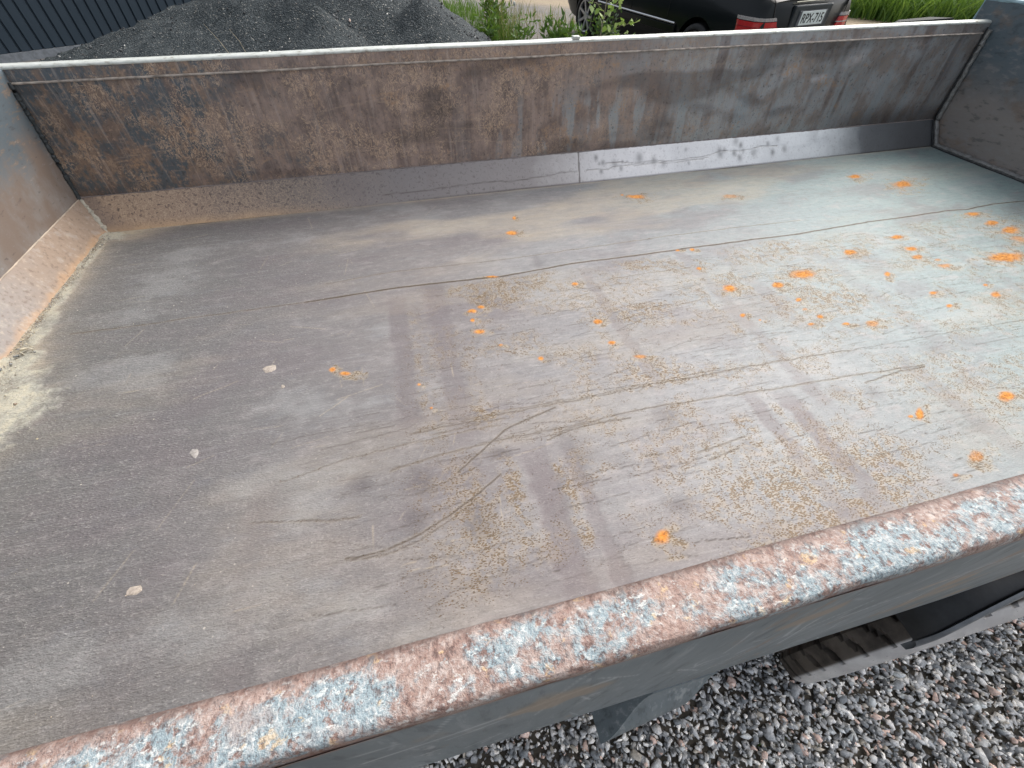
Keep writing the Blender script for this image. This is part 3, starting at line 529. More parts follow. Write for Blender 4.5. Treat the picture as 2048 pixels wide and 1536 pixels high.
WO = [(.72, 1.02, .05, .02), (.80, 1.12, .02, .03), (.25, 1.20, .06, .012), (.62, 1.25, .10, .02), (.95, 1.25, .08, .02), (2.05, 1.13, .05, .02), (2.15, 1.12, .05, .012), (1.85, 1.2, .04, .04), (1.4, .98, .012, .02), (1.62, .97, .02, .01), (-.95, 1.0, .03, .08), (-1.1, 1.1, .02, .06), (-.75, 1.12, .02, .04), (2.2, 1.02, .015, .01), (2.3, 1.19, .06, .006), (0.02, 1.17, .03, .02), (.45, 1.05, .06, .006), (1.02, 1.09, .02, .05), (.78, .97, .05, .02), (2.35, .98, .015, .012)]
def wall_mask(Xg, Yg, Zg):
    A = np.zeros(Xg.shape+(4,), np.float32); nn = fbm(Xg*28, Zg*32, 4, 2)
    for cx, cz, rx, rz in WO:
        d = np.hypot((Xg-cx)/rx, (Zg-cz)/rz) + (nn-.5)*3.2; A[..., 0] = np.maximum(A[..., 0], .75*(1-sstep(.3, 1.5, d)))
    r = random.Random(4)
    for i in range(110):
        x0, z0 = r.uniform(-1.1, 1.6), r.uniform(.95, 1.27); L = r.uniform(.01, .06) if i > 22 else r.uniform(.1, .35); an = r.choice([0, .1, -.1, .2, 1.2, -1.1, .9]) if i > 22 else r.uniform(-.1, .15)
        x1, z1 = x0+L*math.cos(an), z0+L*math.sin(an)
        i0, i1 = np.searchsorted(Xg[:, 0], [min(x0, x1)-.01, max(x0, x1)+.01]); s_ = (slice(i0, i1), slice(None))
        t = np.clip(((Xg[s_]-x0)*(x1-x0)+(Zg[s_]-z0)*(z1-z0))/(L*L), 0, 1); d = np.hypot(Xg[s_]-x0-t*(x1-x0), Zg[s_]-z0-t*(z1-z0)+(nn[s_]-.5)*.01)
        ch = 0 if i % 3 == 0 else 1; A[s_][..., ch] = np.maximum(A[s_][..., ch], .75*np.clip(1.3-d/.0022, 0, 1))
    A[..., 2] = .9*sstep(.55, .7, fbm(Xg*3, Zg*9, 3, 5))*sstep(2.3, 2.0, Xg)*.7 + .9*sstep(1.03, .93, Zg)*sstep(2.0, 2.5, Xg)
    return A
swept('wall_plate', [(2.0145, .9215), (2.034, 1.284)], -1.24, XT, .004, MW, far_side, wall_disp, wall_mask, .004)
def small_wav(Xg, Yg, Zg): return Yg + (fbm(Xg*3, Zg*2, 3, 4)-.5)*.006, Zg + (fbm(Xg*2.5, Zg*2, 3, 2)-.5)*.003
swept('weld_ledge', [(2.030, 1.2835), (2.029, 1.287), (2.033, 1.2885), (2.0415, 1.2890)], -1.22, XT, .008, plain('ledge_painted_highlight', (.33, .29, .25), .6, .1, .5, 50, .6), far_side, small_wav)  # pale colour stands in for light caught on the ledge
swept('upper_strip', [(2.0405, 1.2885), (2.046, 1.3235)], -1.22, XT, .006, MW, far_side, small_wav, lambda a, b, c: np.stack([.35*sstep(.5, .6, fbm(a*6, c*30, 3, 1)), 0*a, 0*a, 0*a], -1), .006)
swept('top_rail', [(2.0445, 1.3225), (2.0435, 1.326), (2.047, 1.3305), (2.055, 1.3335), (2.078, 1.3340), (2.088, 1.331), (2.092, 1.322), (2.092, 1.24), (2.07, .80), (1.93, .795)], -1.26, XT, .008, M_frail, far_side, small_wav)
mb = MB(); mb.box((.775-.012, 2.045, 1.3325), (.775+.018, 2.07, 1.3425), .003)
mb.build('rail_nub', M_frail, far_side, B, True)
mb = MB(); mb.add([(2.52, 2.23, 1.262), (2.90, 2.23, 1.262), (2.90, 2.36, 1.262), (2.60, 2.36, 1.262), (2.56, 2.23, 1.314), (2.90, 2.23, 1.320), (2.90, 2.36, 1.309), (2.70, 2.36, 1.302)], [(3, 2, 1, 0), (4, 5, 6, 7), (0, 1, 5, 4), (1, 2, 6, 5), (2, 3, 7, 6), (3, 0, 4, 7)])
mb.box((2.6, 2.085, 1.18), (2.66, 2.24, 1.27)).box((2.8, 2.085, 1.18), (2.86, 2.24, 1.27))
mb.build('side_locker', plain('dark_locker_paint', (.012, .017, .017), .8), TR, B)
for xx_ in (-.6, .2, 1.0, 1.8, 2.5):
    MB().box((xx_-.04, 2.0925, .80), (xx_+.04, 2.14, 1.30), .008).build('stanchion', MS, far_side, B)

# ---- headboard (front end)
def yplane(name, prof, y0, y1, dy, mat, parent, disp=.004, sub=.01):
    pr = [prof[0]]
    for (a, b) in zip(prof[:-1], prof[1:]):
        L = math.hypot(b[0]-a[0], b[1]-a[1]); k = max(1, int(L/sub)); pr += [(a[0]+(b[0]-a[0])*i/k, a[1]+(b[1]-a[1])*i/k) for i in range(1, k+1)]
    pr = np.array(pr); yy = np.arange(y0, y1+dy*.5, dy); yy[-1] = y1
    Yg = np.repeat(yy[:, None], len(pr), 1); Xg = np.repeat(pr[None, :, 0], len(yy), 0) + (fbm(Yg*3, np.repeat(pr[None, :, 1], len(yy), 0)*4, 3, 3)-.5)*disp; Zg = np.repeat(pr[None, :, 1], len(yy), 0)
    return mesh(name, np.stack([Xg, Yg, Zg], -1).reshape(-1, 3), grid_faces(len(yy), len(pr))[:, ::-1], mat, parent, B, True)
hb = empty('headboard', (0, 0, 0)); hb.parent = TR
yplane('headboard_plate', [(-1.240, .9165), (-1.206, 1.322), (-1.212, 1.330), (-1.235, 1.333), (-1.262, 1.325), (-1.265, .78)], .02, 2.045, .01, MH, hb, .006)
# the kick plate is mitred to the far one, so it tapers towards the corner
nyk = 190; V = []
for i in range(nyk):
    for j in range(12):
        t = j/11; ytop = 2.011; ybot = 1.925; y0 = .12; yb = y0+(ybot-y0)*i/(nyk-1); yt = y0+(ytop-y0)*i/(nyk-1)
        rx = .018*math.exp(-((i/(nyk-1)-1)/.02)**2)*(1-t)
        V.append((-1.183-.055*t + rx*.6, yb+(yt-yb)*t, .811+.106*t))
mesh('kick_plate', V, grid_faces(nyk, 12)[:, ::-1], MHK, hb, B, True)
def bead(name, pts, r, mat, parent, lump=.35, step=.006):
    P = []; 
    for a, b in zip(pts[:-1], pts[1:]):
        a = Vector(a); b = Vector(b); k = max(1, int((b-a).length/step)); P += [a.lerp(b, i/k) for i in range(k)]
    P.append(Vector(pts[-1])); rs = [r*(1+lump*(random.random()-.5)*2) for _ in P]
    P = [p + Vector((random.gauss(0, 1), random.gauss(0, 1), random.gauss(0, 1)))*r*.10 for p in P]
    mb = MB(); mb.tube(P, rs, 8); return mb.build(name, mat, parent, B, True)
bead('weld_bead', [(-1.234, 2.008, .914), (-1.178, 1.925, .814)], .0085, M_paleb, hb, .5)
bead('weld_bead', [(-1.2385, 2.010, .918), (-1.2045, 2.032, 1.29)], .007, plain('dark_corner_bead', (.045, .055, .06), .6), hb, .3)
bead('weld_bead', [(-1.2385, .15, .9165), (-1.2385, 2.008, .9165)], .0022, plain('pale_edge_line', (.50, .42, .34), .8), hb, .3, .01)  # thin pale line along the top edge of the headboard kick plate
bead('weld_bead', [(-1.23, 2.012, .9205), (2.9, 2.012, .9205)], .0022, plain('kick_edge_line', (.24, .21, .20), .7), far_side, .5, .012)  # thin grey-brown line along the top edge of the far kick plate

# ---- tailgate (rear end), higher than the sides
tg = empty('tailgate', (0, 0, 0)); tg.parent = TR
nyt, nzt = 210, 62; yy, zz = np.meshgrid(np.linspace(.02, 2.135, nyt), np.linspace(.80, 1.402, nzt), indexing='ij')
xx_ = XT + (fbm(yy*3, zz*4, 3, 2)-.5)*.008
mesh('tailgate_plate', np.stack([xx_, yy, zz], -1).reshape(-1, 3), grid_faces(nyt, nzt), MT, tg, B, True)
MB().box((2.915, .02, .78), (2.975, 2.135, 1.396), .004).build('tailgate_frame', MT, tg, B)
bead('tailgate_lip', [(2.918, .02, 1.402), (2.918, 2.137, 1.402), (2.918, 2.137, .8)], .010, plain('light_blue_edge_paint', (.28, .42, .46), .45, 0, .3), tg, .1, .03)
bead('weld_bead', [(2.896, .2, .819), (2.896, 1.918, .819), (2.897, 1.995, .918), (2.897, 2.024, 1.30)], .011, M_bead, tg, .14, .012)
bead('painted_corner_shade', [(2.880, .2, .811), (2.880, 1.922, .811), (2.884, 2.004, .918), (2.884, 2.030, 1.31)], .0035, M_under, tg, .1, .03)  # thin black tube stands in for the shade line beside the weld

# ---- near side: inner face, broad rounded rail, slate outer face
near = empty('side_wall', (0, 0, 0)); near.parent = TR; near['label'] = 'near side wall with chipped blue and rust rail'
swept('wall_plate', [(.074, 1.30), (.115, .92), (.195, .812)], -1.24, XT, .05, MW, near, None, lambda a, b, c: np.zeros(a.shape+(4,)))
prof = [(.0800, 1.296), (.0815, 1.318), (.0803, 1.3238), (.0768, 1.3268), (.068, 1.3278), (.056, 1.3280), (.045, 1.3276), (.0395, 1.3260), (.0368, 1.3215), (.0362, 1.3140), (.0362, 1.3085)]
xr = np.concatenate([np.arange(-1.265, -.7, .02), np.arange(-.7, 1.4, .002), np.arange(1.4, 2.9, .01), [2.9]])
pr = np.array(prof); tt = np.linspace(0, len(pr)-1, 34); pr = np.stack([np.interp(tt, range(len(pr)), pr[:, k]) for k in (0, 1)], -1)
Xg = np.repeat(xr[:, None], len(pr), 1); Yg = np.repeat(pr[None, :, 0], len(xr), 0).copy(); Zg = np.repeat(pr[None, :, 1], len(xr), 0).copy()
lowf = sstep(1.310, 1.318, Zg); d = (fbm(Xg*14, Yg*70+Zg*70, 4, 1)-.5)*.0022 + (fbm(Xg*3, Yg*5, 2, 3)-.5)*.0015; Yg += (fbm(Xg*9, Zg*4, 3, 2)-.5)*.0018*lowf; Zg += d*lowf
for cx, dep, wd in [(.165, .004, .02), (.28, .003, .03), (-.12, .003, .05), (.62, .003, .04), (.03, .002, .02)]:
    Yg += (Yg < .056)*dep*.8*np.exp(-((Xg-cx)/wd)**2)*(1-np.abs(sstep(1.305, 1.326, Zg)*2-1))
mesh('top_rail', np.stack([Xg, Yg, Zg], -1).reshape(-1, 3), grid_faces(len(xr), len(pr)), MR, near, B, True)
# outer face: bottom edge follows the wheel arch at the rear part
def skirt_bottom(x): return .802 + .19*sstep(.80, 1.06, x)*(1-sstep(1.28, 1.56, x))
xk = np.concatenate([np.arange(-1.265, -.4, .02), np.arange(-.4, 1.35, .0025), np.arange(1.35, 2.93, .02)]); nz = 90; V = []
Xg = np.repeat(xk[:, None], nz, 1); T = np.repeat(np.linspace(0, 1, nz)[None], len(xk), 0); Zg = 1.3105 + (skirt_bottom(Xg)-1.3105)*T
Yg = .0360 + sstep(0, .08, T)* (fbm(Xg*2, Zg*3, 3, 3)-.5)*.004 + .0035*np.exp(-((Zg-1.285)/.02)**2)*(fbm(Xg*8, Zg, 2, 1)-.2)
Yg += .012*sstep(.93, 1.0, T)**2
A = np.zeros(Xg.shape+(4,), np.float32); nn = fbm(Xg*30, Zg*12, 3, 2); r = random.Random(21)
SCR = [(.50, 1.28, .63, 1.16, .0022), (.40, 1.12, .62, 1.24, .0015), (.33, 1.18, .37, 1.02, .002), (.30, 1.20, .335, 1.10, .0028), (-.12, 1.17, .10, 1.23, .002), (.20, 1.1, .26, 1.0, .0015)] + [(x, z, x+r.uniform(.01, .06), z+r.uniform(-.12, .12), r.uniform(.0009, .0016)) for x, z in [(r.uniform(-.3, 1.2), r.uniform(.85, 1.28)) for _ in range(90)]]
for x0, z0, x1, z1, wd in SCR:
    t = np.clip(((Xg-x0)*(x1-x0)+(Zg-z0)*(z1-z0))/((x1-x0)**2+(z1-z0)**2), 0, 1); dx_ = Xg-x0-t*(x1-x0)+(nn-.5)*.006; dz_ = Zg-z0-t*(z1-z0)
    A[..., 0] = np.maximum(A[..., 0], np.clip(1.5-np.hypot(dx_, dz_*.35)/wd, 0, 1)*(.4+.8*nn))
for cx, cz, rx, rz in [(.60, 1.03, .045, .05), (.57, 1.10, .03, .03), (.48, 1.17, .05, .02), (.05, 1.2, .06, .03), (.30, 1.22, .03, .02), (.78, .9, .06, .03)]:
    A[..., 1] = np.maximum(A[..., 1], .7*(1-sstep(.3, 1.3, np.hypot((Xg-cx)/rx, (Zg-cz)/rz)+(nn-.5)*3.5)))
mesh('outer_panel', np.stack([Xg, Yg, Zg], -1).reshape(-1, 3), grid_faces(len(xk), nz), MS, near, B, True, {'mask_a': A.reshape(-1, 4)})
swept('panel_return', [(.0500, .803), (.10, .803)], -1.26, .80, .05, M_under, near)
# dropped outrigger bracket below the panel
def ratio(rx, ry, d): return (rx*d, ry*d, 1.66-d)
a_, b_, c_, e_ = ratio(.166, -.004, 1.0), ratio(.325, .010, .985), ratio(.430, .041, .875), ratio(.292, .041, .875)
V = []; 
def lerp(p, q, t): return tuple(p[i]+(q[i]-p[i])*t for i in range(3))
nn_ = 12
for i in range(nn_+1):
    u = i/nn_; top = lerp(e_, c_, u); bot = lerp(a_, b_, u)
    for j in range(nn_+1):
        t = j/nn_; p = list(lerp(top, bot, t)); p[1] = top[1]+(bot[1]-top[1])*(t*t*(3-2*t)); p[2] += .016*math.sin(t*3.1416)*(u) ; V.append(p)
Vb = [(x, .13, z) for x, y, z in V]; n1 = (nn_+1)**2; F = grid_faces(nn_+1, nn_+1); Fb = F[:, ::-1]+n1; idx = np.arange(n1).reshape(nn_+1, nn_+1)
loop = list(idx[:, 0])+list(idx[-1, 1:])+list(idx[-2::-1, -1])+list(idx[0, -2:0:-1]); Fs = [(loop[k], loop[(k+1) % len(loop)], loop[(k+1) % len(loop)]+n1, loop[k]+n1) for k in range(len(loop))]
mb = MB().add(V+Vb, [tuple(f) for f in F]+[tuple(f) for f in Fb]+Fs); mb.build('outrigger_bracket', MS, near, B, True)
# mudguard: dark curved sheet with a rolled grey lip, in the wheel arch
lipP = [(.852, -.010, .655), (.868, -.009, .705), (.895, -.004, .742), (.93, .002, .775), (1.03, .012, .800), (1.15, .018, .812), (1.30, .018, .800), (1.42, .012, .765), (1.52, .008, .70), (1.57, .006, .62)]
def cr(P, n):
    P = [Vector(p) for p in P]; out = []
    for i in range(len(P)-1):
        p0, p1, p2, p3 = P[max(i-1, 0)], P[i], P[i+1], P[min(i+2, len(P)-1)]
        for k in range(n):
            t = k/n; out.append(.5*((2*p1)+(p2-p0)*t+(2*p0-5*p1+4*p2-p3)*t*t+(3*p1-p0-3*p2+p3)*t**3))
    return out+[P[-1]]
lp = cr(lipP, 6); mg = empty('mudguard', (0, 0, 0)); mg.parent = TR
V = []
for p in lp:
    V += [(p.x, p.y+.002, p.z-.004), (p.x, p.y+.006, p.z+.006), (p.x+.0, .05, min(p.z+.012, .80)), (p.x, .088, min(p.z+.005, .79))]
mesh('mudguard_sheet', V, grid_faces(len(lp), 4), M_under, mg, B, True)
V = []
for p in lp: V += [(p.x, p.y+.001, p.z+.008), (p.x, p.y-.005, p.z+.004), (p.x, p.y-.008, p.z-.008), (p.x, p.y-.007, p.z-.030), (p.x, p.y+.004, p.z-.034)]
mesh('mudguard_lip', V, grid_faces(len(lp), 5)[:, ::-1], M_lip, mg, B, True)
mb = MB(); mb.box((.87, .09, .78), (1.56, .10, 1.03)); mb.build('arch_inner_panel', M_under, near, B)

# ---- wheels and running gear
def mat_tyre():
    a = M('dusty_tyre_rubber'); P = a.obj; X, Y, Z = a.sep(P); n1 = a.noise(P, 14, 5, .6); n2 = a.noise(P, 140, 3)
    side = a.st(a.ma('ABSOLUTE', Y), .083, .090)
    rub = a.mix(a.st(n1, .35, .65), (.055, .046, .038), (.13, .11, .09)); dusty = a.mix(a.st(n1, .35, .65), (.50, .485, .47), (.66, .645, .62))
    hair = a.mul(a.st(a.vor(a.sc(P, (1, 3, .6), (0, .7, 0)), 90, 'F1'), .12, .05), .8)
    c = a.mix(side, rub, a.mix(hair, dusty, (.07, .065, .06)))
    return a.fin(c, .75, 0, a.bump(n2, .3, .001), .3)
MTY = mat_tyre(); M_rim = plain('wheel_rim_paint', (.35, .35, .34), .45, .2)
def tyre_mesh(name, R0, W, parent, mat=None, seg=480, rimr=None, tread=.015):
    rimr = rimr or R0*.55
    pr = [(-W*.40, rimr), (-W*.52, rimr+.02), (-W*.60, R0*.80), (-W*.585, R0*.90), (-W*.50, R0*.965), (-W*.44, R0*.985)]
    pr += [(W*t, R0*(.998-.012*(abs(t)/.42)**2)) for t in np.linspace(-.42, .42, 13)] + [(-y, r) for y, r in pr[::-1]]
    pr = np.array(pr); th = np.linspace(0, 2*math.pi, seg, endpoint=False)
    TH, Yg = np.meshgrid(th, pr[:, 0], indexing='ij'); Rg = np.repeat(pr[None, :, 1], seg, 0).copy()
    onT = np.abs(Yg) <= W*.46
    ph = (TH*34/(2*math.pi) + np.sin(np.abs(Yg)/W*3.0)*.9) % 1
    Rg -= onT*tread*((ph < .16)*1.0); Rg -= (np.abs(np.abs(Yg)-W*.14) < W*.02)*tread*.8
    V = np.stack([Rg*np.cos(TH), Yg, Rg*np.sin(TH)], -1).reshape(-1, 3)
    o = mesh(name, V, grid_faces(seg, len(pr), True), mat or MTY, parent, smooth=True)
    try: o.data.set_sharp_from_angle(angle=R(42))
    except Exception: pass
    return o
def make_wheel(loc, parent, R0=.35, W=.20, rim_mat=None, spokes=0):
    w_ = empty('wheel', loc); w_.parent = parent
    tyre_mesh('tyre', R0, W, w_); mb = MB(); r = R0*.56
    for yy in (-W*.42, W*.42):
        s_ = -1 if yy < 0 else 1
        prof = [(r, yy), (r*.93, yy-s_*.008), (r*.88, yy-s_*.035), (r*.5, yy-s_*.05), (r*.42, yy-s_*.03), (.001, yy-s_*.03)]
        if spokes and yy < 0 or spokes and yy > 0:
            prof = [(r, yy), (r*.94, yy-s_*.005), (r*.90, yy-s_*.05), (.001, yy-s_*.055)]
        V = [(q*math.cos(2*math.pi*k/40), y, q*math.sin(2*math.pi*k/40)) for q, y in prof for k in range(40)]
        F = [(i*40+k, i*40+(k+1) % 40, (i+1)*40+(k+1) % 40, (i+1)*40+k) for i in range(len(prof)-1) for k in range(40)]; mb.add(V, F)
    mb.build('rim', rim_mat or M_rim, w_, smooth=True)
    return w_
def off(p): return (p[0]-B[0], p[1]-B[1], p[2]-B[2])
make_wheel(off((1.135, .083, .352)), TR, .35, .185); make_wheel(off((1.95, .083, .352)), TR, .35, .185)
make_wheel(off((1.175, 2.03, .352)), TR, .35, .185); make_wheel(off((1.95, 2.03, .352)), TR, .35, .185)
mb = MB(); mb.box((-1.2, .55, .64), (2.85, .63, .80)).box((-1.2, 1.49, .64), (2.85, 1.57, .80))
mb.box((1.14, .16, .31), (1.21, 1.95, .38)).box((1.91, .16, .31), (1.98, 1.95, .38)).box((1.0, .55, .38), (2.1, .63, .64)).box((1.0, 1.49, .38), (2.1, 1.57, .64))
mb.build('chassis', M_under, TR, B)
for i in range(10): MB().box((-1.1+i*.42, .16, .765), (-1.04+i*.42, 1.98, .80)).build('cross_bearer', M_under, TR, B)
mb = MB(); mb.add([(-1.2, .55, .66), (-1.2, 1.57, .66), (-2.5, 1.02, .62), (-2.5, 1.10, .62), (-1.2, .55, .76), (-1.2, 1.57, .76), (-2.5, 1.02, .72), (-2.5, 1.10, .72)], [(0, 2, 3, 1), (4, 5, 7, 6), (0, 4, 6, 2), (1, 3, 7, 5), (2, 6, 7, 3), (0, 1, 5, 4)]); mb.build('drawbar', M_under, TR, B)

# ---- loose things on the bed
def flake(name, x, y, sx, sy, ang, label, c, hgt=.004, cat='stone chip'):
    hgt = .0018
    bm = bmesh.new(); r = random.Random(int(x*1000)); k = 9
    for lev, s_ in ((0, 1), (1, .72)):
        for i in range(k):
            a = 2*math.pi*i/k; q = s_*(1+r.uniform(-.28, .25)); u, v = q*sx*math.cos(a), q*sy*math.sin(a); bm.verts.new((u*math.cos(ang)-v*math.sin(ang), u*math.sin(ang)+v*math.cos(ang), lev*hgt*r.uniform(.7, 1.2)))
    bmesh.ops.convex_hull(bm, input=bm.verts[:]); 
    for v in [v for v in bm.verts if not v.link_faces]: bm.verts.remove(v)
    me = bpy.data.meshes.new(name); bm.to_mesh(me); bm.free(); me.materials.append(c); o = bpy.data.objects.new(name, me); o.location = (x, y, FZ+float(DZ[np.searchsorted(xs_f, x), np.searchsorted(ys_f, y)])-.0004); col.objects.link(o)
    return tag(o, label, cat)
loose_m = [plain('pale_limestone_chip', (.33, .31, .29), .85, 0, .3, 200, .4), plain('cream_stone_chip', (.40, .35, .30), .85, 0, .3, 200, .4)]
flake('stone_chip', -0.454, 0.973, 0.0190, 0.0145, 0.09, 'flat cream stone chip pointing right on the middle of the bed', loose_m[1])
flake('stone_chip', -0.412, 0.892, 0.0065, 0.0076, 0.06, 'tiny cream chip below the flat pointed chip', loose_m[1])
flake('stone_chip', -0.591, 0.719, 0.0103, 0.0165, 0.24, 'pale stone chip on the left half of the bed', loose_m[0])
flake('stone_chip', -0.623, 0.414, 0.0154, 0.0097, 0.18, 'pinkish pale stone chip nearest the near rail at the left', loose_m[1])
flake('stone_chip', 0.790, 1.859, 0.0056, 0.0101, 0.0, 'small white crumb lying below the kick plate seam', loose_m[0])

# sand and grit swept into the front edge of the bed
n = 2600; t = rng.random(n); yy = .75+t*1.17; xx = XH+.004+np.abs(rng.normal(0, 1, n))*(.012+.05*np.clip((1.30-yy)/.4, 0, 1)); sz = np.clip(np.exp(rng.normal(math.log(.0024), .5, n)), .001, .011)
C = np.array([[.55, .48, .34], [.5, .47, .4], [.35, .34, .32], [.62, .58, .5], [.3, .24, .18]])[rng.integers(0, 5, n)]
n2 = 3200; x2 = rng.uniform(-1.15, .5, n2); y2 = rng.uniform(.2, 1.85, n2); s2 = np.clip(np.exp(rng.normal(math.log(.0013), .35, n2)), .0006, .004); keep = rng.random(n2) < np.clip(.9-(x2+1.1)*.6, .06, 1)
C2 = np.array([[.55, .52, .46], [.6, .5, .38], [.4, .4, .4]])[rng.integers(0, 3, n2)]
x3 = np.array([-1.16, -1.14, -1.15, -1.12, -1.15, -1.13, -1.165, -1.14, -1.11, -1.15, -1.17]); y3 = np.array([1.215, 1.205, 1.18, 1.20, 1.15, 1.22, 1.13, 1.19, 1.19, 1.235, 1.25]); s3 = np.array([.018, .024, .014, .02, .012, .012, .013, .015, .011, .01, .009]); C3 = np.array([[.32, .33, .32], [.55, .5, .38], [.25, .27, .28], [.5, .46, .36]]*3)[:11]
stones('grit', np.concatenate([np.stack([xx, yy, FZ+.006+sz*.2], -1), np.stack([x2, y2, FZ+.001+s2*.3], -1)[keep], np.stack([x3, y3, FZ+.008+s3*.2], -1)]), np.concatenate([sz, s2[keep], s3]), np.concatenate([C, C2[keep], C3]), MST)
tag(bpy.data.objects['grit'], 'pale sand and pebbles collected along the front edge of the trailer bed', 'grit', kind='stuff')

# ================================================================== BACKGROUND
# ---- corrugated shed
def mat_shed():
    a = M('dark_corrugated_sheet'); n = a.noise(a.pos, 3, 4)
    return a.fin(a.mix(n, (.040, .060, .080), (.052, .074, .096)), .45, .2)
d_ = Vector((1.18, .82, 0)).normalized(); nrm = Vector((d_.y, -d_.x, 0)); p0 = Vector((-5.62, 9.73, 0))
BL = p0 + d_*(-3.5); L = 9.3; SB = BL + d_*L/2 - nrm*2.5
shed = empty('shed', SB, label='dark blue grey corrugated metal shed behind the stone pile', cat='shed')
V = []; per = .145; k = int(L/per)
for i in range(k):
    for s_, dp in ((0, 0), (.78, 0), (.84, -.03), (.94, -.03)):
        q = BL + d_*(i*per+s_*per) + nrm*dp; V += [(q.x, q.y, .24), (q.x, q.y, 4.2)]
mesh('cladding', V, [(2*i, 2*i+2, 2*i+3, 2*i+1) for i in range(len(V)//2-1)], mat_shed(), shed, SB)
def obox(mb, o, u, n_, l, dpt, z0, z1):
    c = [o, o+u*l, o+u*l-n_*dpt, o-n_*dpt]; V = [(q.x, q.y, z0) for q in c]+[(q.x, q.y, z1) for q in c]
    return mb.add(V, [(3, 2, 1, 0), (4, 5, 6, 7), (0, 1, 5, 4), (1, 2, 6, 5), (2, 3, 7, 6), (3, 0, 4, 7)])
obox(MB(), BL-nrm*.06, d_, nrm, L, 5, .02, 4.19).build('shed_core', mat_shed(), shed, SB)
obox(MB(), BL+nrm*.03, d_, nrm, L, .085, -.05, .235).build('plinth', plain('shed_plinth_concrete', (.23, .25, .27), .7), shed, SB)
obox(MB(), BL+nrm*.3-d_*.3, d_, nrm, L+.6, 5.6, 4.2, 4.35).build('roof', mat_shed(), shed, SB)

# ---- crushed stone pile
def mat_pile():
    a = M('dark_crushed_aggregate'); P = a.pos
    v = a.vor(P, 85, 'F1', 1); hs = a.n('ShaderNodeSeparateColor'); a.set(hs.inputs[0], v); n1 = a.noise(P, 1.1, 4); n2 = a.noise(P, 45, 4, .7)
    c = a.ramp(hs.outputs[0], [(0, (.014, .021, .024)), (.5, (.034, .045, .050)), (.88, (.066, .080, .086)), (.95, (.10, .115, .12)), (1, (.30, .29, .26))])
    c = a.mix(a.mul(a.st(n1, .5, .65), .45), c, (.080, .095, .10)); c = a.mix(a.mul(a.st(n2, .5, .36), .6), c, (.010, .014, .016))
    return a.fin(c, .8, 0, a.bump(a.ma('ADD', a.vor(P, 60), n2), .8, .02), .3)
xs2 = np.arange(-6.6, 4.0, .05); ys2 = np.arange(3.6, 11.5, .05); PX, PY = np.meshgrid(xs2, ys2, indexing='ij')
def cone(cx, cy, h, sl, ex=1., ey=1.): return h - sl*np.hypot((PX-cx)/ex, (PY-cy)/ey)
jx = (fbm(PX*.9, PY*.9, 3, 1)-.5)*.7
H = np.maximum.reduce([cone(-.30, 7.7, 1.58, .63)+jx*.1, cone(-1.3, 7.7, 1.26, .54)+jx*.15, cone(-1.9, 7.7, .95, .27)+jx*.06, cone(-4.2, 8.4, .22, .25)+jx*.1, cone(.55, 6.6, 1.02, .72)+jx*.1, cone(-.55, 6.2, .98, .70)+jx*.15, cone(-1.6, 6.7, .62, .45)+jx*.15])
H += (fbm(PX*6, PY*6, 4, 2)-.5)*.09 + (fbm(PX*22, PY*22, 2, 3)-.5)*.035; base = gz(PX, PY)
ML_dry0 = plain('straw', (.42, .36, .26), .7)
PB = (-.8, 7.6, .05); PL = empty('stone_pile', PB, label='tall heap of dark blue grey crushed stone beyond the far side wall', cat='stone pile')
mesh('heap', np.stack([PX, PY, np.maximum(H+base, base-.25)], -1).reshape(-1, 3), grid_faces(len(xs2), len(ys2)), mat_pile(), PL, PB, True)
def Hat(x, y):
    i = np.clip(((x+6.6)/.05).astype(int), 0, len(xs2)-1); j = np.clip(((y-3.6)/.05).astype(int), 0, len(ys2)-1); return (H+base)[i, j]
n = 9000; x = rng.uniform(-5, 3.2, n); y = rng.uniform(4.0, 9.2, n); h = Hat(x, y); k = h > .12; x, y, h = x[k], y[k], h[k]; n = len(x)
s = np.clip(np.exp(rng.normal(math.log(.016), .45, n)), .008, .05)
band = np.exp(-((x+.9-(y-6.2)*.55)/.28)**2) + np.exp(-((x-.35+(y-6.2)*.3)/.22)**2)
lt = rng.random(n) < (.02 + .45*band); C = np.where(lt[:, None], pick(n, [0, .1, .2, .25, .25, .2, 0, 0, 0])*.7, pick(n, [.3, .1, 0, 0, 0, 0, .6, 0, 0])*.3)
o = stones('loose_stone', np.stack([x, y, h+.004], -1), s*np.where(lt, 1.1, 1.), C, MST, PL, PB); o['kind'] = 'stuff'

for i, (x, y, dx, dz, lb) in enumerate([(-1.55, 6.3, -.16, .30, 'longer dry straw stalk sticking out of the stone pile'), (-1.40, 6.35, -.10, .34, 'shorter dry straw stalk leaning on the stone pile beside the longer one')]):
    z0 = float(Hat(np.array([x]), np.array([y]))[0]); rt = MB().tube([(0, 0, -.02), (dx*.5, .02, dz*.5), (dx, .0, dz*(.8 if i else 1))], [.004, .003, .0015], 5).build('dry_stalk', ML_dry0); rt.location = (x, y, z0); tag(rt, lb, 'stalk')
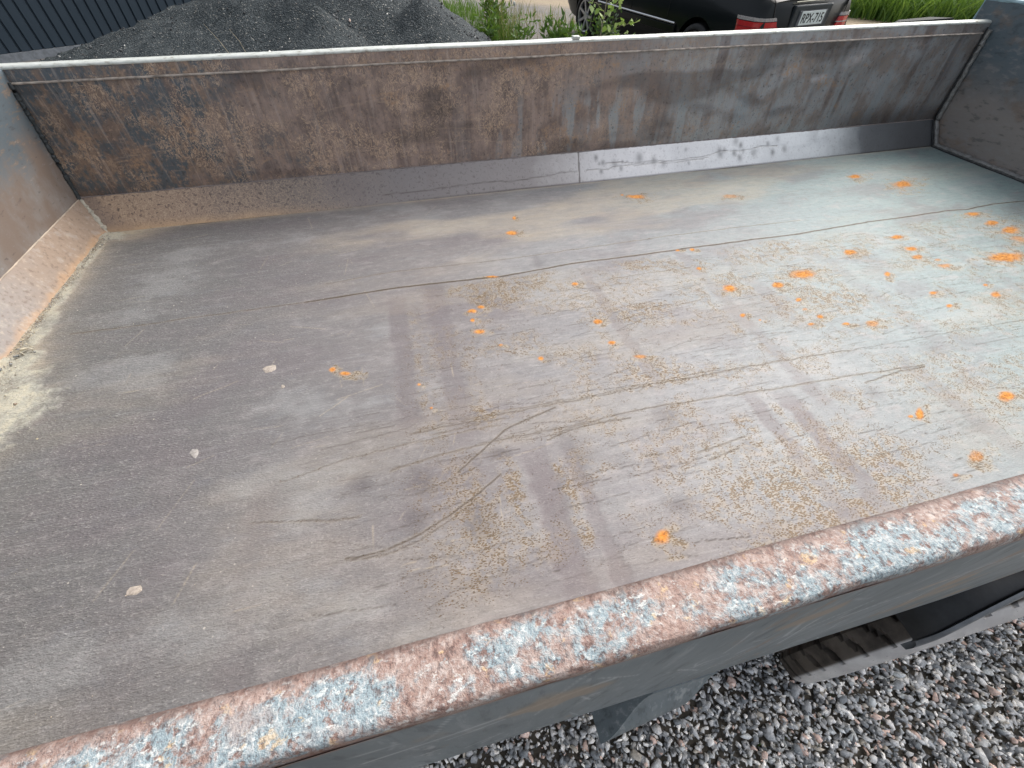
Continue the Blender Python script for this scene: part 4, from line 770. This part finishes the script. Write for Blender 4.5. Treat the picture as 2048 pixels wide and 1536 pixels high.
# ---- weeds, grass, bushes
def gnd(x, y): return float(gz(x, y))-.01
def grass(name, cx, cy, rx, ry, n_, h, wid, mat, label, kind=None, cat='grass', lean=.55):
    pts = []; hh = []
    for _ in range(n_):
        a = random.uniform(0, 2*math.pi); q = math.sqrt(random.random()); x = cx+rx*q*math.cos(a); y = cy+ry*q*math.sin(a); pts.append((x, y, gnd(x, y))); hh.append(h*random.uniform(.4, 1.15))
    o = vmesh(name, blades(pts, hh, wid, lean), mat); return tag(o, label, cat, kind=kind)
def PLANT_CODE():
    grass('grass', 1.85, 9.0, .55, .55, 800, .55, .012, ML_green, 'tangle of green grass and weeds at the foot of the stone pile', 'stuff')
    grass('dry_grass', 2.1, 8.8, .35, .4, 110, .9, .008, ML_dry, 'dry straw coloured grass stalks among the green weeds', 'stuff')
    grass('grass', 1.7, 12.8, .8, 1.2, 600, .35, .014, ML_green, 'low green grass on the sandy ground behind the weeds', 'stuff')
    grass('dry_grass', 3.4, 11.0, .9, 1.6, 260, .30, .010, ML_dry, 'sparse dry grass on the grey ground beside the front wheel', 'stuff')
    grass('grass', 15.0, 10.9, 4.5, 2.4, 15000, .75, .03, ML_bush, 'bright green overgrown bank behind the car', 'stuff', lean=1.1)
    grass('grass', 9.2, 7.4, .9, .8, 500, .25, .014, ML_green, 'short grass on the sand beside the tail of the car', 'stuff')
    grass('grass', .95, -.25, .35, .2, 60, .03, .004, ML_dark, 'tiny moss and grass sprouts in the gravel', 'stuff')
    def weed(cx, cy, h, r, nl, size, mat, label, name='weed', up=.8, narrow=.35):
        z0 = gnd(cx, cy); root = empty(name, (cx, cy, z0), label=label, cat='weed'); mb = MB(); pts = []
        for i in range(max(5, int(nl/22))):
            a = random.uniform(0, 6.28); q = r*random.uniform(.1, .9); hh = h*random.uniform(.6, 1); P = [Vector((cx+q*.2*math.cos(a), cy+q*.2*math.sin(a), z0)), Vector((cx+q*.6*math.cos(a), cy+q*.6*math.sin(a), z0+hh*.55)), Vector((cx+q*math.cos(a), cy+q*math.sin(a), z0+hh))]
            mb.tube(P, [.004, .003, .0015], 4)
            for k in range(22):
                t = random.uniform(.15, 1); b = P[0].lerp(P[1], min(1, t*2)) if t < .5 else P[1].lerp(P[2], t*2-1); pts.append(b+Vector((random.gauss(0, 1), random.gauss(0, 1), random.gauss(0, .6)))*size*.35)
        mb.build('stem', M_stem, root, (cx, cy, z0)); vmesh('leaves', leaves(pts, size, up, narrow), mat, root, (cx, cy, z0)); return root
    weed(1.72, 8.3, .72, .30, 420, .10, ML_green, 'leafy green weed clump nearest the stone pile')
    weed(2.18, 8.1, .62, .25, 300, .09, ML_green, 'bushy green weed with short stems left of the bare grey ground')
    weed(2.0, 9.3, .95, .30, 420, .11, ML_green, 'tallest weed clump, rising behind the other weeds near the pile')
    weed(2.72, 8.0, .62, .26, 330, .14, ML_green, 'fresh green broad leaved weed standing alone left of the car front wheel', up=1.2, narrow=.28)
    weed(2.95, 7.6, .50, .22, 260, .10, ML_green, 'low green weed between the lone weed and the sapling')
    weed(3.22, 7.35, .78, .30, 700, .07, ML_dark, 'dark green bushy plant against the side of the black car', up=.2, narrow=.6)
    # white seed heads
    for i, (x, y, z, lb) in enumerate([(2.12, 8.6, .80, 'white flower head above the tallest weeds'), (2.17, 8.6, .76, 'white flower head just below its neighbour in the weeds')]):
        z0 = gnd(x, y); rt = empty('white_flower', (x, y, z0), label=lb, cat='flower'); MB().tube([(x, y, z0), (x+.01, y, z)], .002, 4).build('stem', M_stem, rt, (x, y, z0))
        bm = bmesh.new(); bmesh.ops.create_icosphere(bm, subdivisions=2, radius=.02)
        for v in bm.verts: v.co = Vector((v.co.x*.8+x+.01, v.co.y*.8+y, v.co.z*1.5*random.uniform(.85, 1.1)+z))
        MB().bm(bm).build('flower_head', plain('white_petals', (.7, .72, .66), .7), rt, (x, y, z0))
    # sapling with round pale leaves
    sx, sy = 2.62, 6.1; z0 = gnd(sx, sy); rt = empty('sapling', (sx, sy, z0), label='slender young sapling with pale round leaves in front of the black car', cat='sapling')
    mb = MB(); stem = [Vector((sx, sy, z0)), Vector((sx-.02, sy, .5)), Vector((sx+.02, sy+.02, .85)), Vector((sx+.05, sy+.02, 1.25)), Vector((sx+.03, sy, 1.5))]
    mb.tube(stem, [.007, .006, .005, .004, .002], 6); pts = []
    def branch(p, q, nl):
        p, q = Vector(p), Vector(q); m_ = (p+q)/2+Vector((0, 0, .03)); mb.tube([p, m_, q], [.003, .0025, .001], 5)
        for k in range(nl):
            t = .25+.75*k/nl+random.uniform(-.03, .03); b = p.lerp(m_, t*2) if t < .5 else m_.lerp(q, min(1, t*2-1)); pts.append(b+Vector((random.gauss(0, .015), random.gauss(0, .015), random.gauss(0, .015))))
    for z, dx, dy, dz, nl in [(.66, .22, .0, .02, 7), (.70, .50, .05, .12, 15), (.62, .42, -.1, .10, 10), (.86, .24, .1, .14, 10), (.92, -.24, -.1, .12, 9), (.98, .22, 0, .1, 9), (1.05, -.15, .1, .13, 8), (1.15, .15, 0, .13, 8), (1.3, -.1, 0, .12, 6), (.75, .05, .2, .1, 5)]:
        branch((sx+.01, sy, z), (sx+dx, sy+dy, z+dz), nl)
    mb.build('trunk', plain('sapling_bark', (.30, .27, .18), .7), rt, (sx, sy, z0)); vmesh('leaves', leaves(pts, .078, .1, .80), ML_birch, rt, (sx, sy, z0))
    # bushes on the bank
    def bush(cx, cy, h, r, n_, size, mat, label):
        z0 = gnd(cx, cy); rt = empty('bush', (cx, cy, z0), label=label, cat='bush'); pts = []
        for _ in range(n_):
            v = Vector((random.gauss(0, 1), random.gauss(0, 1), random.gauss(0, 1))).normalized()*random.uniform(.45, 1)**.6; k = .75+.5*float(vnoise(np.array([v.x*2.2+cx]), np.array([v.y*2.2+v.z*2]), 2)[0])
            pts.append(Vector((cx+v.x*r*k, cy+v.y*r*k, z0+h*.5+v.z*h*.5*k)))
        mb = MB()
        for i in range(6): p = random.choice(pts); mb.tube([(cx, cy, z0), ((cx+p.x)/2, (cy+p.y)/2, z0+h*.4), p], [.02, .012, .004], 5)
        mb.build('stem', M_stem, rt, (cx, cy, z0)); vmesh('leaves', leaves(pts, size, .3, .45), mat, rt, (cx, cy, z0))
    bush(12.7, 11.7, .85, .7, 2200, .13, ML_dark, 'dark green bush just right of the car tail light')
    bush(14.9, 12.2, .9, .8, 2400, .16, ML_bush, 'bright leafy bush on the grassy bank, between the dark bush and the tailgate')
    bush(17.0, 12.5, .9, .8, 2200, .15, ML_bush, 'bright green bush next to the raised tailgate corner')
    bush(12.6, 15.2, 1.3, 1.0, 2200, .14, ML_dark, 'dark bush standing farthest behind the car roof')
PLANT_CODE()
# ================================================================== CAR
def CAR_CODE():
    root = empty('parked_car', (5.36, 5.95, .045), (R(1.6), 0, R(11.5)), label='parked black sedan seen from behind with red and white tail lights', cat='car')
    pa = M('black_car_paint'); nz_ = pa.noise(pa.obj, 300, 2)
    paint = pa.fin((.003, .005, .005), .28, 0, None, .25, .25); glass = plain('car_glass', (.01, .012, .013), .06, 0, .1); blk = plain('black_trim', (.008, .008, .008), .6)
    chrome = plain('bright_trim', (.62, .63, .62), .22, .9, .05); silver = plain('silver_alloy', (.50, .51, .52), .3, .8, .1)
    def body_w(y): return float(np.interp(y, [0, .03, .08, .16, .30, .7, 1.2, 3.9, 4.3, 4.55, 4.68, 4.74], [.86, .90, .935, .96, .985, 1, 1, 1, .975, .93, .86, .74]))
    def deck(y): return float(np.interp(y, [0, .05, .15, .5, .95, 1.3, 3.2, 3.6, 4.3, 4.6, 4.74], [.955, .985, 1.01, 1.035, 1.05, 1.02, 1.02, 1.0, .88, .78, .68]))
    S = []; ys_ = [0, .03, .08, .16, .3, .5, .8, 1.1, 1.5, 2.0, 2.5, 3.0, 3.4, 3.8, 4.1, 4.3, 4.45, 4.55, 4.63, 4.68, 4.72, 4.74]
    for y in ys_:
        w_, d = body_w(y), deck(y); low = .20+.12*max(0, 1-y/.25)+.12*max(0, (y-4.4)/.34)
        half = [(.70, low), (.82, low+.05), (.872, .40), (.895, .50), (.90, .62), (.893, .72), (.872, .80), (.845, min(.87, d-.05)), (.80, d-.035), (.72, d-.012), (.55, d), (.25, d+.012)]
        ring = [(x*w_, z) for x, z in half]+[(0, d+.014)]+[(-x*w_, z) for x, z in half[::-1]]
        S.append([(x, y+(max(0, z-.62)*.13 if y < .4 else 0)*max(0, 1-y/.4), z) for x, z in ring])
    n = len(S[0]); V = [p for r_ in S for p in r_]; F = [(i*n+k, (i+1)*n+k, (i+1)*n+(k+1) % n, i*n+(k+1) % n) for i in range(len(S)-1) for k in range(n)]
    # end caps as strips between left and right
    for base in (0, (len(S)-1)*n):
        for k in range(n//2): 
            a, b, c, d = base+k, base+k+1, base+n-2-k, base+n-1-k
            if b < c: F.append((a, b, c, d) if base == 0 else (d, c, b, a))
            elif b == c: F.append((a, b, d) if base == 0 else (d, b, a))
    o = MB().add(V, F).build('body', paint, root, smooth=True)
    cutters = []
    for y in (.98, 3.82):
        for s_ in (-1, 1):
            bm = bmesh.new(); bmesh.ops.create_cone(bm, cap_ends=True, segments=48, radius1=.375, radius2=.375, depth=.50)
            for v in bm.verts: v.co = Vector((v.co.z+s_*.86, v.co.x+y, v.co.y+.315))
            me = bpy.data.meshes.new('cut'); bm.to_mesh(me); bm.free(); c = bpy.data.objects.new('cut', me); col.objects.link(c); cutters.append(c)
            md = o.modifiers.new('b', 'BOOLEAN'); md.operation = 'DIFFERENCE'; md.object = c; md.solver = 'EXACT'; c.parent = root
    bpy.context.view_layer.update(); dg = bpy.context.evaluated_depsgraph_get(); me = bpy.data.meshes.new_from_object(o.evaluated_get(dg)); o.modifiers.clear(); o.data = me
    try: me.set_sharp_from_angle(angle=R(40))
    except Exception: pass
    me.materials.clear(); me.materials.append(paint)
    for c in cutters: bpy.data.objects.remove(c, do_unlink=True)
    # greenhouse
    gh = [(.62, .80, 1.03), (.95, .77, 1.24), (1.45, .66, 1.40), (2.3, .66, 1.43), (2.75, .68, 1.40), (3.45, .80, 1.02)]
    V = []; 
    for y, wd, z in gh: V += [(-wd, y, z), (wd, y, z)]
    base = [(-.83, .62, 1.0), (-.85, 1.5, 1.0), (-.85, 3.0, 1.0), (-.81, 3.5, 1.0)]
    mb = MB(); roof = [(1.30, .60, 1.405), (1.6, .64, 1.43), (2.3, .64, 1.445), (2.65, .63, 1.42)]
    low = [(.55, .78, 1.02), (1.2, .83, 1.01), (2.3, .84, 1.01), (3.5, .80, 1.0)]
    V = []
    for (ly, lw, lz), (ry, rw_, rz) in zip(low, roof): V += [(-lw, ly, lz), (-rw_, ry, rz), (rw_, ry, rz), (lw, ly, lz)]
    F = []
    for i in range(3):
        for k in range(3): F.append((i*4+k, i*4+k+1, (i+1)*4+k+1, (i+1)*4+k))
    F += [(0, 3, 2, 1), (12, 13, 14, 15)]
    MB().add(V, F).build('windows', glass, root, smooth=True)
    V = []
    for ry, rw_, rz in roof: V += [(-rw_-.012, ry, rz-.02), (-rw_*.8, ry, rz+.03), (0, ry, rz+.045), (rw_*.8, ry, rz+.03), (rw_+.012, ry, rz-.02)]
    V = V + [(x, y, z-.05) for x, y, z in V]; F = [tuple(f) for f in grid_faces(4, 5)]; F += [tuple(i+20 for i in f[::-1]) for f in F]; lp_ = [0, 1, 2, 3, 4, 9, 14, 19, 18, 17, 16, 15, 10, 5]; F += [(lp_[k], lp_[(k+1) % 14], lp_[(k+1) % 14]+20, lp_[k]+20) for k in range(14)]
    MB().add(V, F).build('roof', paint, root, smooth=True)
    for s_ in (-1, 1):
        for (ly, lw, lz), (ry, rw_, rz) in ((low[0], roof[0]), ((2.25, .85, 1.01), (2.2, .65, 1.43)), (low[3], roof[3])): MB().tube([(s_*(lw+.01), ly, lz-.02), (s_*(lw+rw_)/2+s_*.02, (ly+ry)/2, (lz+rz)/2+.01), (s_*(rw_+.005), ry, rz)], .03, 6).build('pillar', paint, root, smooth=True)
        MB().tube([(s_*.905, 3.42, .565), (s_*.912, 2.4, .565), (s_*.912, 1.42, .565)], .013, 6).build('side_trim', chrome, root, smooth=True)
        MB().box((min(s_*.84, s_*.93), 1.40, .45), (max(s_*.84, s_*.905), 3.40, .545), .01).build('side_moulding', paint, root)
        for y in (1.62, 2.50): MB().tube([(s_*.880, y+.02, .84), (s_*.897, y, .72), (s_*.9025, y, .60), (s_*.894, y, .40)], .003, 4).build('door_gap', blk, root)
        for y in (1.80, 2.68): MB().box((min(s_*.885, s_*.92), y, .80), (max(s_*.885, s_*.92), y+.2, .83), .008).build('door_handle', paint, root)
        MB().box((min(s_*.88, s_*1.05), 2.95, 1.0), (max(s_*.88, s_*1.05), 3.05, 1.13), .03).build('wing_mirror', paint, root, smooth=True)
    # wheels
    for y in (.98, 3.82):
        for s_ in (-1, 1):
            w_ = empty('wheel', (s_*.79, y, .315)); w_.parent = root
            tyre_mesh('tyre', .315, .20, w_, blk, 96, .225, .004)
            mb = MB()
            prof = [(.228, s_*.098), (.222, s_*.104), (.205, s_*.095), (.198, s_*.05)]
            V = [(q*math.cos(2*math.pi*k/48), y_, q*math.sin(2*math.pi*k/48)) for q, y_ in prof for k in range(48)]; F = [(i*48+k, i*48+(k+1) % 48, (i+1)*48+(k+1) % 48, (i+1)*48+k) for i in range(3) for k in range(48)]; mb.add(V, F)
            for k in range(7):
                a = 2*math.pi*k/7; ca, sa = math.cos(a), math.sin(a)
                def pt(r, t, y_): return (r*ca - t*sa, y_, r*sa + t*ca)
                V = [pt(.04, -.022, s_*.075), pt(.04, .022, s_*.075), pt(.21, .017, s_*.098), pt(.21, -.017, s_*.098), pt(.04, -.022, s_*.05), pt(.04, .022, s_*.05), pt(.21, .017, s_*.07), pt(.21, -.017, s_*.07)]
                mb.add(V, [(0, 1, 2, 3), (4, 7, 6, 5), (0, 4, 5, 1), (1, 5, 6, 2), (2, 6, 7, 3), (3, 7, 4, 0)])
            V = [(q*math.cos(2*math.pi*k/24), y_, q*math.sin(2*math.pi*k/24)) for q, y_ in [(.06, s_*.05), (.055, s_*.085), (.001, s_*.09)] for k in range(24)]; mb.add(V, [(i*24+k, i*24+(k+1) % 24, (i+1)*24+(k+1) % 24, (i+1)*24+k) for i in range(2) for k in range(24)])
            rim = mb.build('rim', silver, w_, smooth=True)
            V = [(q*math.cos(2*math.pi*k/32), s_*.02, q*math.sin(2*math.pi*k/32)) for q in (.225, .001) for k in range(32)]; MB().add(V, [(k, (k+1) % 32, 32+(k+1) % 32, 32+k) for k in range(32)]).build('brake_disc', blk, w_)
            for q in (w_,): q.rotation_euler = (0, 0, R(90))
            for ch in w_.children:
                pass
            w_.rotation_euler = (0, 0, R(-90))
            if True: w_.scale = (1, 1, 1)
    # rear: bumper, lamps, trim, plate
    V = []; P = [(-.90, .55), (-.885, .25), (-.83, .03), (-.72, -.045), (-.4, -.065), (0, -.07), (.4, -.065), (.72, -.045), (.83, .03), (.885, .25), (.90, .55)]
    for x, y in P:
        for dz, dd in ((.30, .03), (.33, 0), (.56, -.01), (.60, .02), (.605, .10)): V.append((x, y+dd, dz))
    MB().add(V, [tuple(f) for f in grid_faces(len(P), 5)]).build('bumper', paint, root, smooth=True)
    red = M('tail_lamp_red').fin((.50, .012, .015), .18, 0, None, .6, .8); red2 = M('tail_lamp_deep_red').fin((.30, .006, .01), .18, 0, None, .6, .8); white = plain('tail_lamp_clear', (.42, .40, .39), .15, .2, .3, 60)
    def lamp_band(z0, z1, xin0, xin1, mat, name, par, s_, proud=0.):
        path = lambda xin: [(xin, .0), (.66, .0), (.735, .010), (.80, .045), (.846, .10), (.872, .20), (.880, .30)]
        V = []
        for z, xin in ((z0, xin0), (z1, xin1)):
            for (x, y) in path(xin):
                ww = .018+proud; nx_, ny_ = (0, -1) if x < .7 else ((.75, -.66) if x < .86 else (1, -.1)); V.append((s_*(x+nx_*ww), y+ny_*ww+max(0, z-.62)*.13*max(0, 1-y/.4), z))
        k = len(V)//2; V += [(x*.97, y+.06, z) for x, y, z in V]; F = []
        for i in range(k-1): F += [(i, i+1, k+i+1, k+i), (2*k+i, 3*k+i, 3*k+i+1, 2*k+i+1), (i, 2*k+i, 2*k+i+1, i+1), (k+i, k+i+1, 3*k+i+1, 3*k+i)]
        F += [(0, k, 3*k, 2*k), (k-1, 3*k-1, 4*k-1, 2*k-1)]
        return MB().add(V, F).build(name, mat, par)
    for s_ in (-1, 1):
        tl = lamp_band(.58, .762, .50, .575, red, 'tail_light', root, s_)
        lamp_band(.770, .800, .575, .595, white, 'clear_band', tl, s_, .002)
        lamp_band(.705, .716, .54, .545, white if s_ > 0 else red2, 'reflector_line', tl, s_, .003)
        lamp_band(.600, .640, .48, .50, white if s_ > 0 else red2, 'lower_band', tl, s_, .002)
        hl = MB().box((min(s_*.45, s_*.72), 4.60, .60), (max(s_*.45, s_*.72), 4.735, .73), .03).build('headlight', white, root, smooth=True)
        MB().tube([(s_*.60, -.004+.13*.05, .67), (s_*.635, -.004+.13*.15, .80), (s_*.66, .0+.13*.30, .935), (s_*.70, .06, .985), (s_*.71, .6, 1.03)], .0055, 5).build('boot_gap', blk, root)
    zc = .935; MB().tube([(-.34, .012, zc), (0, .004, zc+.006), (.34, .012, zc)], [.007]*3, 6).build('boot_handle_trim', plain('satin_chrome', (.30, .30, .25), .3, .8), root, smooth=True)
    bm = bmesh.new(); bmesh.ops.create_uvsphere(bm, u_segments=12, v_segments=8, radius=.011)
    for v in bm.verts: v.co += Vector((-.02, .012, .962))
    MB().bm(bm).build('boot_lock', chrome, root, smooth=True)
    MB().box((-.33, -.012, .655), (.33, .035, .905), .012).build('plate_recess', plain('plate_recess_grey', (.03, .04, .045), .35), root)
    npx = MB().box((-.245, -.026, .700), (.245, -.006, .852), .006).build('number_plate', plain('plate_holder', (.10, .11, .12), .4), root)
    fc = MB().box((-.212, -.0315, .712), (.212, -.0245, .846), .003).build('plate_face', plain('plate_white', (.72, .80, .77), .4, 0, .04), npx)
    cu = bpy.data.curves.new('plate_text', 'FONT'); cu.body = 'RPX-715'; cu.size = .150; cu.align_x = 'CENTER'; cu.align_y = 'CENTER'; cu.extrude = .0012; cu.offset = .0012; cu.space_character = 1.0
    to = bpy.data.objects.new('tmp', cu); col.objects.link(to); bpy.context.view_layer.update(); me = bpy.data.meshes.new_from_object(to.evaluated_get(bpy.context.evaluated_depsgraph_get())); bpy.data.objects.remove(to)
    co = np.zeros(len(me.vertices)*3); me.vertices.foreach_get('co', co); co = co.reshape(-1, 3); w_ = co[:, 0].max()-co[:, 0].min(); co[:, 0] = (co[:, 0]-(co[:, 0].max()+co[:, 0].min())/2)*.375/w_; h_ = co[:, 1].max()-co[:, 1].min(); co[:, 1] = (co[:, 1]-(co[:, 1].max()+co[:, 1].min())/2)*.092/h_
    me.vertices.foreach_set('co', np.stack([co[:, 0], -.0325-co[:, 2], .779+co[:, 1]], -1).ravel()); me.update(); me.materials.clear(); me.materials.append(blk)
    t = bpy.data.objects.new('plate_lettering', me); col.objects.link(t); t.parent = npx
    for p in [o for o in list(col.objects) if o.parent == root and o.type == 'EMPTY' and not o.children]: pass
CAR_CODE()
